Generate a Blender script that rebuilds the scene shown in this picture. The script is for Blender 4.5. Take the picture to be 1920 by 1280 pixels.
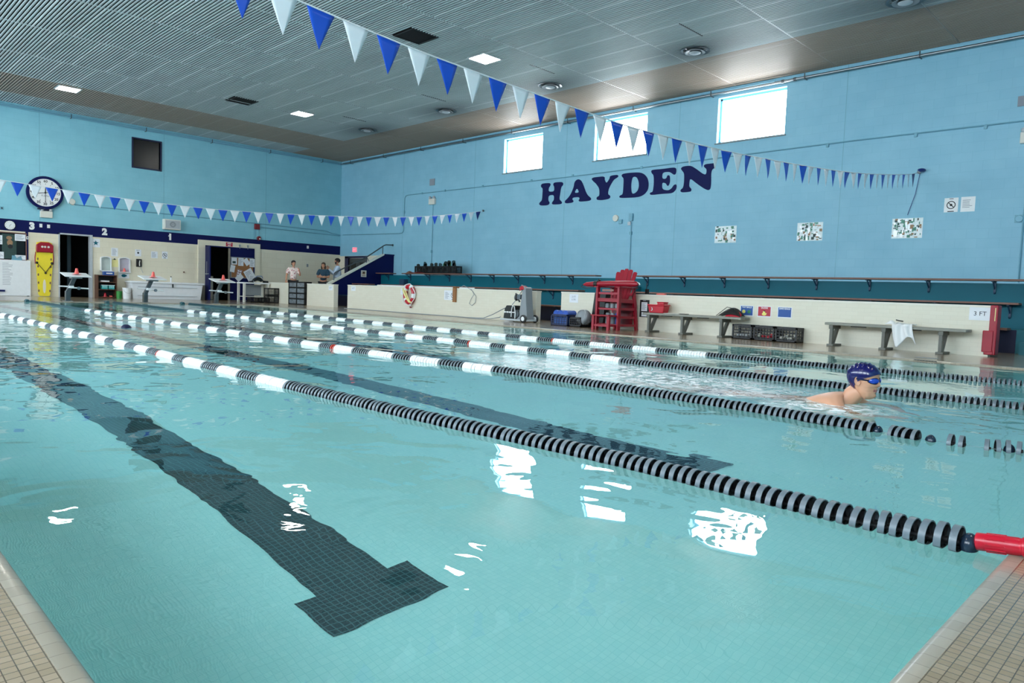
import bpy, bmesh, math, random
from mathutils import Vector, Matrix, Euler
random.seed(7)
for o in list(bpy.data.objects): bpy.data.objects.remove(o)
S = bpy.context.scene
COL = S.collection

# ---------------------------------------------------------------- camera
cam = bpy.data.objects.new('camera', bpy.data.cameras.new('camera')); COL.objects.link(cam)
cam.data.sensor_width = 36; cam.data.lens = 25.11; cam.data.sensor_fit = 'HORIZONTAL'
cam.data.clip_end = 200; cam.data.clip_start = .02
_fw = Vector((0.7066, 0.7044, -0.0669)).normalized()
_up0 = Vector((0.0207, 0.0732, 0.9971))
_rt = _fw.cross(_up0).normalized(); _up = _rt.cross(_fw)
cam.matrix_world = Matrix(((_rt.x, _up.x, -_fw.x, -0.357), (_rt.y, _up.y, -_fw.y, -0.403), (_rt.z, _up.z, -_fw.z, 0.696), (0, 0, 0, 1)))
S.camera = cam
# ---------------------------------------------------------------- exposure, world
S.view_settings.view_transform = 'Standard'; S.view_settings.look = 'None'
S.view_settings.exposure = 1.3; S.view_settings.gamma = 1; S.view_settings.use_curve_mapping = False
S.cycles.use_denoising = True
S.cycles.max_bounces = 14; S.cycles.transmission_bounces = 12; S.cycles.diffuse_bounces = 5
S.cycles.glossy_bounces = 5; S.cycles.sample_clamp_indirect = 6; S.cycles.blur_glossy = .5
W = bpy.data.worlds.new('world'); S.world = W; W.use_nodes = True
W.node_tree.nodes['Background'].inputs[0].default_value = (.75, .87, 1, 1)
W.node_tree.nodes['Background'].inputs[1].default_value = 1.0
LAMP = 34.0      # ceiling lamp diffuser emission
DAY = 5.5        # daylight on the window panes
DAY_FILL = 5.6  # glow of the added left-wall panes, soft fill

XW, YW, H = 17.053, 28.134, 6.292
XE, YE = 10.473, 22.86          # pool edges (water spans 0..XE, 0..YE)
XK = 12.584
XL, YN = -4.2, -4.6             # left and near walls
WZ = -0.018                     # water level

# ---------------------------------------------------------------- materials
M = {}
def srgb(h):
    h = h.lstrip('#'); c = [int(h[i:i+2], 16)/255 for i in (0, 2, 4)]
    return tuple(x/12.92 if x <= .04045 else ((x+.055)/1.055)**2.4 for x in c) + (1,)
def newmat(n):
    m = bpy.data.materials.new(n); m.use_nodes = True; M[n] = m
    return m, m.node_tree.nodes, m.node_tree.links, m.node_tree.nodes['Principled BSDF']
def mat(n, hexc, rough=.5, metal=0, var=.06, vs=9, bump=0, emit=0, spec=.5, trans=0, coat=0):
    """plain procedural material: base colour with a little noise in it"""
    m, N, K, B = newmat(n)
    c = srgb(hexc)
    tc = N.new('ShaderNodeTexCoord'); nz = N.new('ShaderNodeTexNoise')
    nz.inputs['Scale'].default_value = vs; nz.inputs['Detail'].default_value = 4
    K.new(tc.outputs['Object'], nz.inputs['Vector'])
    mx = N.new('ShaderNodeMix'); mx.data_type = 'RGBA'
    mx.inputs[6].default_value = tuple(x*(1-var) for x in c[:3]) + (1,)
    mx.inputs[7].default_value = tuple(min(1, x*(1+var)) for x in c[:3]) + (1,)
    K.new(nz.outputs['Fac'], mx.inputs[0]); K.new(mx.outputs[2], B.inputs['Base Color'])
    B.inputs['Roughness'].default_value = rough; B.inputs['Metallic'].default_value = metal
    B.inputs['Specular IOR Level'].default_value = spec
    if coat: B.inputs['Coat Weight'].default_value = coat
    if trans: B.inputs['Transmission Weight'].default_value = trans
    if emit: B.inputs['Emission Color'].default_value = c; B.inputs['Emission Strength'].default_value = emit
    if bump:
        b = N.new('ShaderNodeBump'); b.inputs['Strength'].default_value = bump; b.inputs['Distance'].default_value = .01
        K.new(nz.outputs['Fac'], b.inputs['Height']); K.new(b.outputs[0], B.inputs['Normal'])
    return m
def math_(N, K, op, a, b=None, c=None):
    n = N.new('ShaderNodeMath'); n.operation = op
    for i, v in enumerate((a, b, c)):
        if v is None: continue
        if isinstance(v, (int, float)): n.inputs[i].default_value = v
        else: K.new(v, n.inputs[i])
    return n.outputs[0]
def swizzle(N, K, axes):
    g = N.new('ShaderNodeNewGeometry'); s = N.new('ShaderNodeSeparateXYZ'); K.new(g.outputs['Position'], s.inputs[0])
    c = N.new('ShaderNodeCombineXYZ')
    for i, a in enumerate(axes):
        if a in 'XYZ': K.new(s.outputs[a], c.inputs[i])
    return c.outputs[0], s
def tiles(n, axes, c1, c2, mortar, bw, bh, ms, rough=.5, offset=.5, bump=.2, stain=None, spec=.5, noise_s=1.3, amt=.5):
    """brick / mosaic surface in world metres; axes picks the two world axes"""
    m, N, K, B = newmat(n)
    v, sep = swizzle(N, K, axes)
    br = N.new('ShaderNodeTexBrick'); K.new(v, br.inputs['Vector'])
    br.inputs['Scale'].default_value = 1; br.inputs['Brick Width'].default_value = bw; br.inputs['Row Height'].default_value = bh
    br.inputs['Mortar Size'].default_value = ms; br.inputs['Mortar Smooth'].default_value = .2; br.offset = offset
    br.inputs['Color1'].default_value = srgb(c1); br.inputs['Color2'].default_value = srgb(c2); br.inputs['Mortar'].default_value = srgb(mortar)
    out = br.outputs['Color']
    if stain:
        nz = N.new('ShaderNodeTexNoise'); nz.inputs['Scale'].default_value = noise_s; nz.inputs['Detail'].default_value = 6; K.new(v, nz.inputs['Vector'])
        mx = N.new('ShaderNodeMix'); mx.data_type = 'RGBA'; mx.blend_type = 'MIX'
        K.new(math_(N, K, 'MULTIPLY', nz.outputs['Fac'], amt), mx.inputs[0]); K.new(out, mx.inputs[6]); mx.inputs[7].default_value = srgb(stain)
        out = mx.outputs[2]
    K.new(out, B.inputs['Base Color']); B.inputs['Roughness'].default_value = rough; B.inputs['Specular IOR Level'].default_value = spec
    b = N.new('ShaderNodeBump'); b.inputs['Strength'].default_value = bump; b.inputs['Distance'].default_value = .004; b.invert = True
    K.new(br.outputs['Fac'], b.inputs['Height']); K.new(b.outputs[0], B.inputs['Normal'])
    return m

# ---------------------------------------------------------------- mesh building helpers
class MB:
    def __init__(s): s.v = []; s.f = []; s.m = []
    def add(s, vs, fs, mi=0):
        b = len(s.v); s.v += [tuple(v) for v in vs]; s.f += [tuple(b+i for i in f) for f in fs]; s.m += [mi]*len(fs); return s
    def box(s, a, b, mi=0, rot=None):
        """box between corners a and b; rot = (angle, axis, pivot)"""
        x0, y0, z0 = (min(a[i], b[i]) for i in range(3)); x1, y1, z1 = (max(a[i], b[i]) for i in range(3))
        vs = [(x0,y0,z0),(x1,y0,z0),(x1,y1,z0),(x0,y1,z0),(x0,y0,z1),(x1,y0,z1),(x1,y1,z1),(x0,y1,z1)]
        if rot:
            R = Matrix.Rotation(rot[0], 4, rot[1]); p = Vector(rot[2]); vs = [tuple(R @ (Vector(v)-p)+p) for v in vs]
        return s.add(vs, [(0,3,2,1),(4,5,6,7),(0,1,5,4),(1,2,6,5),(2,3,7,6),(3,0,4,7)], mi)
    def beam(s, p, q, w, h, mi=0, up=(0,0,1)):
        """rectangular bar from p to q, w across, h along up"""
        p = Vector(p); q = Vector(q); d = (q-p).normalized(); up = Vector(up)
        sd = d.cross(up)
        if sd.length < 1e-4: sd = d.cross(Vector((1,0,0)))
        sd.normalize(); u = sd.cross(d)
        vs = [e + sd*i*w/2 + u*j*h/2 for e in (p, q) for i, j in ((-1,-1),(1,-1),(1,1),(-1,1))]
        return s.add(vs, [(0,1,2,3),(7,6,5,4),(0,4,5,1),(1,5,6,2),(2,6,7,3),(3,7,4,0)], mi)
    def tube(s, pts, r, seg=10, mi=0, cap=True, closed=False):
        pts = [Vector(p) for p in pts]; n = len(pts); rs = r if isinstance(r, (list, tuple)) else [r]*n
        ring = []; prev = None
        for i, p in enumerate(pts):
            if closed: d = pts[(i+1) % n]-pts[i-1]
            else: d = (pts[min(i+1, n-1)]-pts[max(i-1, 0)])
            d.normalize()
            if prev is None: a = d.orthogonal().normalized()
            else:
                a = prev-d*prev.dot(d)
                a = a.normalized() if a.length > 1e-5 else d.orthogonal().normalized()
            prev = a; b = d.cross(a)
            ring.append([p+(a*math.cos(2*math.pi*k/seg)+b*math.sin(2*math.pi*k/seg))*rs[i] for k in range(seg)])
        vs = [v for rg in ring for v in rg]; fs = []
        for i in range(n if closed else n-1):
            j = (i+1) % n
            for k in range(seg): fs.append((i*seg+k, i*seg+(k+1) % seg, j*seg+(k+1) % seg, j*seg+k))
        if cap and not closed: fs += [tuple(range(seg))[::-1], tuple((n-1)*seg+k for k in range(seg))]
        return s.add(vs, fs, mi)
    def lathe(s, prof, c=(0,0,0), axis='Z', seg=20, mi=0, cap=True):
        """prof = [(r, h)...] revolved about an axis through c"""
        ax = {'X': 0, 'Y': 1, 'Z': 2}[axis]; o = [i for i in range(3) if i != ax]
        vs = []
        for r, h in prof:
            for k in range(seg):
                t = 2*math.pi*k/seg; v = [0,0,0]; v[o[0]] = r*math.cos(t); v[o[1]] = r*math.sin(t); v[ax] = h
                vs.append((v[0]+c[0], v[1]+c[1], v[2]+c[2]))
        fs = [(i*seg+k, i*seg+(k+1) % seg, (i+1)*seg+(k+1) % seg, (i+1)*seg+k) for i in range(len(prof)-1) for k in range(seg)]
        if cap: fs += [tuple(range(seg))[::-1], tuple((len(prof)-1)*seg+k for k in range(seg))]
        return s.add(vs, fs, mi)
    def ball(s, c, r, sc=(1,1,1), nu=16, nv=10, mi=0):
        prof = []
        vs = []
        for j in range(1, nv):
            t = math.pi*j/nv
            for k in range(nu):
                p = 2*math.pi*k/nu
                vs.append((c[0]+r*sc[0]*math.sin(t)*math.cos(p), c[1]+r*sc[1]*math.sin(t)*math.sin(p), c[2]+r*sc[2]*math.cos(t)))
        top = len(vs); vs.append((c[0], c[1], c[2]+r*sc[2])); vs.append((c[0], c[1], c[2]-r*sc[2]))
        fs = [(j*nu+k, (j+1)*nu+k, (j+1)*nu+(k+1) % nu, j*nu+(k+1) % nu) for j in range(nv-2) for k in range(nu)]
        fs += [(top, k, (k+1) % nu) for k in range(nu)] + [(top+1, (nv-2)*nu+(k+1) % nu, (nv-2)*nu+k) for k in range(nu)]
        return s.add(vs, fs, mi)
    def prism(s, poly, axis, a, b, mi=0):
        """2D polygon (other two axes in order) extruded along axis from a to b"""
        ax = {'X': 0, 'Y': 1, 'Z': 2}[axis]; o = [i for i in range(3) if i != ax]; n = len(poly); vs = []
        for h in (a, b):
            for p in poly:
                v = [0,0,0]; v[o[0]], v[o[1]] = p; v[ax] = h; vs.append(v)
        return s.add(vs, [tuple(range(n))[::-1], tuple(range(n, 2*n))]+[(k, (k+1) % n, n+(k+1) % n, n+k) for k in range(n)], mi)
    def grid(s, fn, nu, nv, mi=0, closed_u=False):
        vs = [fn(i/nu, j/nv) for j in range(nv+1) for i in range(nu+1)]
        return s.add(vs, [(j*(nu+1)+i, j*(nu+1)+i+1, (j+1)*(nu+1)+i+1, (j+1)*(nu+1)+i) for j in range(nv) for i in range(nu)], mi)
    def build(s, name, mats, parent=None, smooth=True, ang=38, bevel=0, subsurf=0, solid=0, label=None, seg=2, local=False):
        if not isinstance(mats, (list, tuple)): mats = [mats]
        off = Vector(parent.location) if parent is not None and parent.type == 'EMPTY' else (Vector(parent['_o']) if parent is not None and '_o' in parent else Vector((0,0,0)))
        if local: off = Vector((0,0,0))
        me = bpy.data.meshes.new(name)
        me.from_pydata([tuple(Vector(v)-off) for v in s.v], [], s.f)
        for m in mats: me.materials.append(M[m] if isinstance(m, str) else m)
        me.polygons.foreach_set('material_index', s.m)
        bm = bmesh.new(); bm.from_mesh(me); bmesh.ops.recalc_face_normals(bm, faces=bm.faces); bm.to_mesh(me); bm.free()
        if smooth: me.shade_smooth(); me.set_sharp_from_angle(angle=math.radians(ang))
        o = bpy.data.objects.new(name, me); COL.objects.link(o)
        if parent is not None:
            o.parent = parent
        if solid:
            md = o.modifiers.new('solid', 'SOLIDIFY'); md.thickness = solid; md.offset = 0
        if bevel:
            md = o.modifiers.new('bevel', 'BEVEL'); md.width = bevel; md.segments = seg; md.limit_method = 'ANGLE'; md.angle_limit = math.radians(40)
        if subsurf:
            md = o.modifiers.new('sub', 'SUBSURF'); md.levels = subsurf; md.render_levels = subsurf
        if label: o['label'] = label
        return o
def struct(o): o['kind'] = 'structure'; return o
def tag(o, label, cat, group=None):
    o['label'] = label; o['category'] = cat
    if group: o['group'] = group
    return o
def thing(name, label, cat, loc=(0,0,0), group=None, rz=0):
    o = bpy.data.objects.new(name, None); COL.objects.link(o); o.location = loc; o.empty_display_size = .1
    o.rotation_euler = (0, 0, rz)
    return tag(o, label, cat, group)
KIDS = {}
def kids(o): return [c for c in bpy.data.objects if c.parent == o]
def dup(root, loc, label, rz=None, group=None):
    r = root.copy(); COL.objects.link(r); r.location = loc; r['label'] = label
    if rz is not None: r.rotation_euler = (0, 0, rz)
    if group: r['group'] = group
    if root.name not in KIDS: KIDS[root.name] = [(c, kids(c)) for c in kids(root)]
    for c, gs in KIDS[root.name]:
        c2 = c.copy(); COL.objects.link(c2); c2.parent = r
        for g in gs:
            g2 = g.copy(); COL.objects.link(g2); g2.parent = c2
    return r
def origin_to(o, loc):
    """move a single mesh object's origin"""
    d = Vector(loc); o.data.transform(Matrix.Translation(-d)); o.location = d; return o
def text_bm(mb, txt, size, place, mi=1, depth=.001, bold=0):
    """lettering: place(u, v, w) maps flat text coordinates to world; centred on u = v = 0"""
    cu = bpy.data.curves.new('t', 'FONT'); cu.body = txt; cu.size = size; cu.align_x = 'CENTER'; cu.align_y = 'CENTER'
    cu.resolution_u = 3; cu.offset = bold; cu.space_line = .9
    ob = bpy.data.objects.new('t', cu); COL.objects.link(ob)
    dg = bpy.context.evaluated_depsgraph_get(); me = bpy.data.meshes.new_from_object(ob.evaluated_get(dg))
    mb.add([place(v.co.x, v.co.y, depth) for v in me.vertices], [tuple(p.vertices) for p in me.polygons], mi)
    bpy.data.objects.remove(ob); bpy.data.curves.remove(cu); bpy.data.meshes.remove(me)
    return mb
# placement on the faces we look at: right-hand walls face -X (text runs towards -Y), far walls face -Y (text runs towards +X)
def onX(x, y, z): return lambda u, v, w: (x-w, y-u, z+v)
def onY(y, x, z): return lambda u, v, w: (x+u, y-w, z+v)
def quad(mb, place, w, h, d=.0, mi=0, cx=0, cy=0):
    return mb.add([place(cx-w/2, cy-h/2, d), place(cx+w/2, cy-h/2, d), place(cx+w/2, cy+h/2, d), place(cx-w/2, cy+h/2, d)], [(0,1,2,3)], mi)
def slab(mb, place, w, h, d, mi=0, cx=0, cy=0, d0=0):
    v = [place(cx+sx*w/2, cy+sy*h/2, e) for e in (d0, d) for sx, sy in ((-1,-1),(1,-1),(1,1),(-1,1))]
    return mb.add(v, [(3,2,1,0),(4,5,6,7),(0,1,5,4),(1,2,6,5),(2,3,7,6),(3,0,4,7)], mi)
def disc(mb, place, r, d, mi=0, cx=0, cy=0, seg=24, d0=None, sx=1, sy=1):
    c = [(cx+r*sx*math.cos(2*math.pi*k/seg), cy+r*sy*math.sin(2*math.pi*k/seg)) for k in range(seg)]
    if d0 is None: return mb.add([place(u, v, d) for u, v in c], [tuple(range(seg))], mi)
    return mb.add([place(u, v, d0) for u, v in c]+[place(u, v, d) for u, v in c], [tuple(range(seg, 2*seg))]+[(k, (k+1) % seg, seg+(k+1) % seg, seg+k) for k in range(seg)], mi)
def ringp(mb, place, r0, r1, d, mi=0, cx=0, cy=0, seg=28, a0=0, a1=2*math.pi):
    n = seg; vs = []
    for k in range(n+1):
        t = a0+(a1-a0)*k/n
        vs += [place(cx+r0*math.cos(t), cy+r0*math.sin(t), d), place(cx+r1*math.cos(t), cy+r1*math.sin(t), d)]
    return mb.add(vs, [(2*k, 2*k+1, 2*k+3, 2*k+2) for k in range(n)], mi)
def wall_grid(mb, axis, p0, p1, ur, zr, holes, bands):
    """solid wall between planes p0, p1 on axis with rectangular holes (u0,u1,z0,z1); bands = [(ztop, material index)]"""
    us = sorted({ur[0], ur[1]} | {h[0] for h in holes} | {h[1] for h in holes})
    zs = sorted({zr[0], zr[1]} | {h[2] for h in holes} | {h[3] for h in holes} | {b[0] for b in bands if zr[0] < b[0] < zr[1]})
    for i in range(len(us)-1):
        for j in range(len(zs)-1):
            uc = (us[i]+us[i+1])/2; zc = (zs[j]+zs[j+1])/2
            if any(h[0] < uc < h[1] and h[2] < zc < h[3] for h in holes): continue
            mi = next(m for t, m in bands if zc < t)
            if axis == 'X': mb.box((p0, us[i], zs[j]), (p1, us[i+1], zs[j+1]), mi)
            else: mb.box((us[i], p0, zs[j]), (us[i+1], p1, zs[j+1]), mi)
    return mb

# ---------------------------------------------------------------- surface materials
tiles('block_blue_right', 'YZ', '#97C8DB', '#92C4D8', '#86BACE', .40, .20, .003, .55, bump=.12, stain='#66A2BC', noise_s=1.6, amt=.55)
tiles('block_blue_far', 'XZ', '#95CFDD', '#91CBDA', '#85BFCF', .40, .20, .003, .55, bump=.12, stain='#66AABC', noise_s=1.6, amt=.55)
tiles('block_cream_far', 'XZ', '#EAE2CC', '#E6DDC6', '#D3CAB4', .40, .20, .003, .45, bump=.12, stain='#CFC4A8', noise_s=.8, amt=.35)
tiles('glazed_cream', 'YZ', '#E6E0CE', '#E2DBC8', '#D3CCB9', .20, .067, .0015, .28, bump=.2, stain='#CFC6AE', noise_s=.7, amt=.35)
tiles('glazed_cream_end', 'XZ', '#E6E0CE', '#E2DBC8', '#D3CCB9', .20, .067, .0015, .28, bump=.2)
tiles('deck_mosaic', 'XY', '#AA957B', '#9A866B', '#4C4030', .0235, .0235, .0011, .24, offset=0, bump=.12, stain='#7C705C', noise_s=1.4, amt=.42, spec=.55)
tiles('deck_bullnose', 'XY', '#A89C8A', '#9A8E7C', '#6A5E50', .0565, .2, .0009, .3, offset=0, bump=.2, spec=.55)
tiles('deck_bullnose_side', 'YX', '#A89C8A', '#9A8E7C', '#6A5E50', .0565, .2, .0009, .3, offset=0, bump=.2, spec=.55)
tiles('basin_tile', 'XY', '#B4EEE8', '#AAE9E4', '#9CE0DC', .0254, .0254, .0012, .4, offset=0, bump=.05, stain='#92DCDA', noise_s=.9, amt=.5)
tiles('basin_side_x', 'YZ', '#B4EEE8', '#AAE9E4', '#9CE0DC', .0254, .0254, .0012, .4, offset=0, bump=.05)
tiles('basin_side_y', 'XZ', '#B4EEE8', '#AAE9E4', '#9CE0DC', .0254, .0254, .0012, .4, offset=0, bump=.05)
tiles('lane_line_tile', 'XY', '#143C42', '#10353C', '#3E6E74', .0254, .0254, .0022, .4, offset=0, bump=.05)
mat('navy_paint', '#05104C', .6, var=.08, vs=3, spec=.2)
mat('navy_dark', '#080F3A', .45)
mat('teal_paint', '#006070', .5, var=.1, vs=2, spec=.25)
mat('teal_tread', '#1E6E7C', .5, var=.15, vs=3)
mat('wood_brown', '#7A5446', .5, var=.2, vs=14)
mat('wood_edge', '#8F6658', .5, var=.2, vs=14)
mat('bracket_blue', '#1A3C58', .5)
mat('cap_white', '#E4E0D2', .4)
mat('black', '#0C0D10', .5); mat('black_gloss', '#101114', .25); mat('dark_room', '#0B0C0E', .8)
mat('white', '#E9EAEA', .4); mat('white_gloss', '#EEF0F2', .18, coat=.3); mat('paper', '#E6E8EC', .7); mat('off_white', '#D8D6CC', .5)
mat('steel', '#9AA0A4', .3, .9); mat('steel_dark', '#5C6266', .35, .8); mat('grey', '#8C9296', .45); mat('grey_light', '#B9BEC2', .4)
mat('red', '#9C0824', .35, var=.08); mat('red_dark', '#7C0A1C', .4); mat('red_bright', '#BC0E28', .3)
mat('orange_coral', '#F0645A', .4); mat('yellow', '#F0D830', .4); mat('yellow_pale', '#EFE7A0', .6)
mat('blue', '#1A4FC0', .4); mat('green', '#2F8A3A', .4); mat('teal_plastic', '#3FB0AE', .4)
mat('brown_wood', '#5E3E2C', .5, var=.25, vs=12); mat('cork', '#9A6A42', .8, var=.25, vs=60)
mat('blue_conduit', '#6FA3B6', .4, .1); mat('pipe_blue', '#7FB2C8', .3, .3)

# ---------------------------------------------------------------- large structure
# floor: deck round the pool
for _m in ('deck_mosaic', 'deck_bullnose', 'deck_bullnose_side'):
    _b = M[_m].node_tree.nodes['Principled BSDF']; _b.inputs['Coat Weight'].default_value = .55; _b.inputs['Coat Roughness'].default_value = .16
def deck():
    mb = MB(); t = -.25; R = .0225
    for a, b in (((XL, YN, t), (-R*2, 32, 0)), ((-R*2, YN, t), (XE+.2, -R*2, 0)), ((XE+.14, -R*2, t), (XW+.3, 32, 0)), ((-R*2, YE+.12, t), (XE+.14, 32, 0))):
        mb.box(a, b, 0)
    # rounded bullnose course at the water's edge
    def nose(p, q, inward, w, mi):
        p = Vector(p); q = Vector(q); inw = Vector(inward); pr = [(-w, 0), (-.02, .0005), (-.008, -.004), (-.001, -.013), (0, -.03), (0, -.25), (-w, -.25)]
        vs = [e + inw*a + Vector((0,0,h)) for e in (p, q) for a, h in pr]; n = len(pr)
        mb.add(vs, [(k, (k+1) % n, n+(k+1) % n, n+k) for k in range(n)]+[tuple(range(n)), tuple(range(n, 2*n))[::-1]], mi)
    nose((0, -.045, 0), (0, YE+.12, 0), (1,0,0), .045, 2)
    nose((-.045, 0, 0), (XE+.14, 0, 0), (0,1,0), .045, 1)
    nose((XE, 0, 0), (XE, YE+.12, 0), (-1,0,0), .14, 2)
    nose((0, YE, 0), (XE+.14, YE, 0), (0,-1,0), .12, 1)
    struct(mb.build('floor', ['deck_mosaic', 'deck_bullnose', 'deck_bullnose_side']))
deck()
# pool basin with lane lines
def depth(y): return -.93 if y < 6 else (-.93-.55*(y-6)/(YE-6))
LANES = (1.07, 3.19, 5.15, 7.17, 9.32)
def basin():
    mb = MB()
    mb.add([(0,0,depth(0)), (XE,0,depth(0)), (XE,6,depth(6)), (0,6,depth(6)), (XE,YE,depth(YE)), (0,YE,depth(YE))], [(0,1,2,3), (3,2,4,5)], 0)
    mb.add([(0,0,-.2), (0,0,-1.6), (0,YE,-1.6), (0,YE,-.2)], [(0,1,2,3)], 1); mb.add([(XE,0,-.2), (XE,0,-1.6), (XE,YE,-1.6), (XE,YE,-.2)], [(0,1,2,3)], 1)
    mb.add([(0,0,-.2), (0,0,-1.6), (XE,0,-1.6), (XE,0,-.2)], [(0,1,2,3)], 2); mb.add([(0,YE,-.2), (0,YE,-1.6), (XE,YE,-1.6), (XE,YE,-.2)], [(0,1,2,3)], 2)
    for x in LANES:
        for x0, x1, y0, y1 in ((x-.24, x+.24, 1.54, 1.80), (x-.24, x+.24, YE-1.8, YE-1.54)):
            mb.add([(x0,y0,depth(y0)+.003), (x1,y0,depth(y0)+.003), (x1,y1,depth(y1)+.003), (x0,y1,depth(y1)+.003)], [(0,1,2,3)], 3)
        ys = (1.80, 6, YE-1.8)
        for y0, y1 in zip(ys, ys[1:]):
            mb.add([(x-.15,y0,depth(y0)+.003), (x+.15,y0,depth(y0)+.003), (x+.15,y1,depth(y1)+.003), (x-.15,y1,depth(y1)+.003)], [(0,1,2,3)], 3)
    struct(mb.build('floor_pool', ['basin_tile', 'basin_side_x', 'basin_side_y', 'lane_line_tile'], smooth=False))
basin()
# water
def water():
    m, N, K, B = newmat('water')
    g = N.new('ShaderNodeNewGeometry'); pos = g.outputs['Position']
    def noise(scale, det, dist=0, rough=.5, mapping=(1,1,1), off=(0,0,0)):
        mp = N.new('ShaderNodeMapping'); mp.inputs['Scale'].default_value = mapping; mp.inputs['Location'].default_value = off; K.new(pos, mp.inputs[0])
        n = N.new('ShaderNodeTexNoise'); n.inputs['Scale'].default_value = scale; n.inputs['Detail'].default_value = det
        n.inputs['Roughness'].default_value = rough; n.inputs['Distortion'].default_value = dist; K.new(mp.outputs[0], n.inputs['Vector']); return n.outputs['Fac']
    big = noise(.75, 1.2, .3); mid = noise(2.6, 2, .5, mapping=(1,.8,1), off=(3,1,0)); fine = noise(9, 2, .3, off=(7,4,0))
    def M2(op, a, b): return math_(N, K, op, a, b)
    sep = N.new('ShaderNodeSeparateXYZ'); K.new(pos, sep.inputs[0]); X, Y = sep.outputs[0], sep.outputs[1]
    # the swimmer's wake: a churned strip along his lane behind him, and ripples round him
    def blob(cx, cy, rx, ry, inner=.3):
        dx = M2('DIVIDE', M2('SUBTRACT', X, cx), rx); dy = M2('DIVIDE', M2('SUBTRACT', Y, cy), ry)
        d = math_(N, K, 'SQRT', M2('ADD', M2('MULTIPLY', dx, dx), M2('MULTIPLY', dy, dy)))
        r = N.new('ShaderNodeMapRange'); r.inputs[1].default_value = inner; r.inputs[2].default_value = 1; r.inputs[3].default_value = 1; r.inputs[4].default_value = 0; K.new(d, r.inputs[0]); return r.outputs[0]
    wake = math_(N, K, 'MAXIMUM', blob(5.15, 3.6, .95, 2.3), blob(4.75, 1.55, .45, .5))
    wake2 = blob(3.2, 11.6, .5, 1.5)
    near = blob(5.0, 2.5, 3.2, 4.5, .1)
    far = N.new('ShaderNodeMapRange'); far.inputs[1].default_value = 1.5; far.inputs[2].default_value = 8; far.inputs[3].default_value = .0; far.inputs[4].default_value = 1.0; K.new(Y, far.inputs[0])
    h = M2('MULTIPLY', big, .30)
    h = M2('ADD', h, M2('MULTIPLY', mid, math_(N, K, 'MULTIPLY_ADD', far.outputs[0], .07, .07)))
    h = M2('ADD', h, M2('MULTIPLY', fine, math_(N, K, 'MULTIPLY_ADD', near, .012, .003)))
    churn = noise(7, 4, 1.2, .65, off=(1,9,0))
    allw = math_(N, K, 'MAXIMUM', wake, M2('MULTIPLY', wake2, .5))
    h = M2('ADD', h, M2('MULTIPLY', churn, M2('MULTIPLY', allw, .32)))
    b = N.new('ShaderNodeBump'); b.inputs['Strength'].default_value = 1; b.inputs['Distance'].default_value = .10; K.new(h, b.inputs['Height'])
    B.inputs['Base Color'].default_value = (1,1,1,1); B.inputs['Roughness'].default_value = 0; B.inputs['IOR'].default_value = 1.333
    B.inputs['Transmission Weight'].default_value = 1; K.new(b.outputs[0], B.inputs['Normal'])
    # foam: white bubbles in the churned strip
    fo = noise(11, 7, .8, .78, mapping=(1,1,1)); r = N.new('ShaderNodeMapRange'); r.inputs[1].default_value = .485; r.inputs[2].default_value = .525; K.new(fo, r.inputs[0])
    D = N.new('ShaderNodeBsdfDiffuse'); D.inputs[0].default_value = (.95,.97,.98,1); mix = N.new('ShaderNodeMixShader')
    K.new(M2('MULTIPLY', r.outputs[0], M2('MULTIPLY', wake, 1.0)), mix.inputs[0])
    out = N['Material Output']; K.new(B.outputs[0], mix.inputs[1]); K.new(D.outputs[0], mix.inputs[2]); K.new(mix.outputs[0], out.inputs[0])
    mb = MB(); mb.add([(0,0,WZ), (XE,0,WZ), (XE,YE,WZ), (0,YE,WZ)], [(0,1,2,3)])
    o = mb.build('pool_water', 'water', smooth=False); o['kind'] = 'structure'
    if o.data.polygons[0].normal.z < 0: o.data.flip_normals()
water()

# right wall with three high windows and the double door beside the stair
RW = [(15.875, 17.68, 4.83, 5.99), (11.79, 13.70, 4.85, 6.04), (7.69, 9.55, 4.88, 6.06)]
mb = MB(); wall_grid(mb, 'X', XW, XW+.35, (YN, 24.0), (0, H+.3), RW, [(99, 0)]); 
wall_grid(mb, 'X', XW, XW+.35, (24.0, YW+.3), (0, H+.3), [(26.0, 27.42, 0, 2.0)], [(2.09, 1), (99, 0)])
struct(mb.build('wall_right', ['block_blue_right', 'block_cream_side'] if 'block_cream_side' in M else ['block_blue_right', 'glazed_cream'], smooth=False))
# control joints (grooves) in the block walls
mb = MB()
for y in (23.462, 19.162, 14.827, 10.71, 6.238, 1.9): mb.box((XW-.002, y-.006, 1.33), (XW+.002, y+.006, H))
struct(mb.build('trim_1', 'blue_conduit'))
mb = MB()
for x in (1.4, 5.495, 9.467, 13.5): mb.box((x-.006, YW-.002, 2.53), (x+.006, YW+.002, H))
struct(mb.build('trim_2', 'blue_conduit'))
FH = [(6.06, 7.03, -.1, 2.18), (11.03, 12.02, -.1, 2.11), (3.0, 5.08, 1.2, 2.07), (8.40, 9.33, 4.80, 5.80)]
mb = MB(); wall_grid(mb, 'Y', YW, YW+.2, (XL, XW+.3), (0, H+.3), FH, [(2.144, 1), (2.529, 2), (99, 0)])
struct(mb.build('wall_far', ['block_blue_far', 'block_cream_far', 'navy_paint'], smooth=False))
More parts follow.
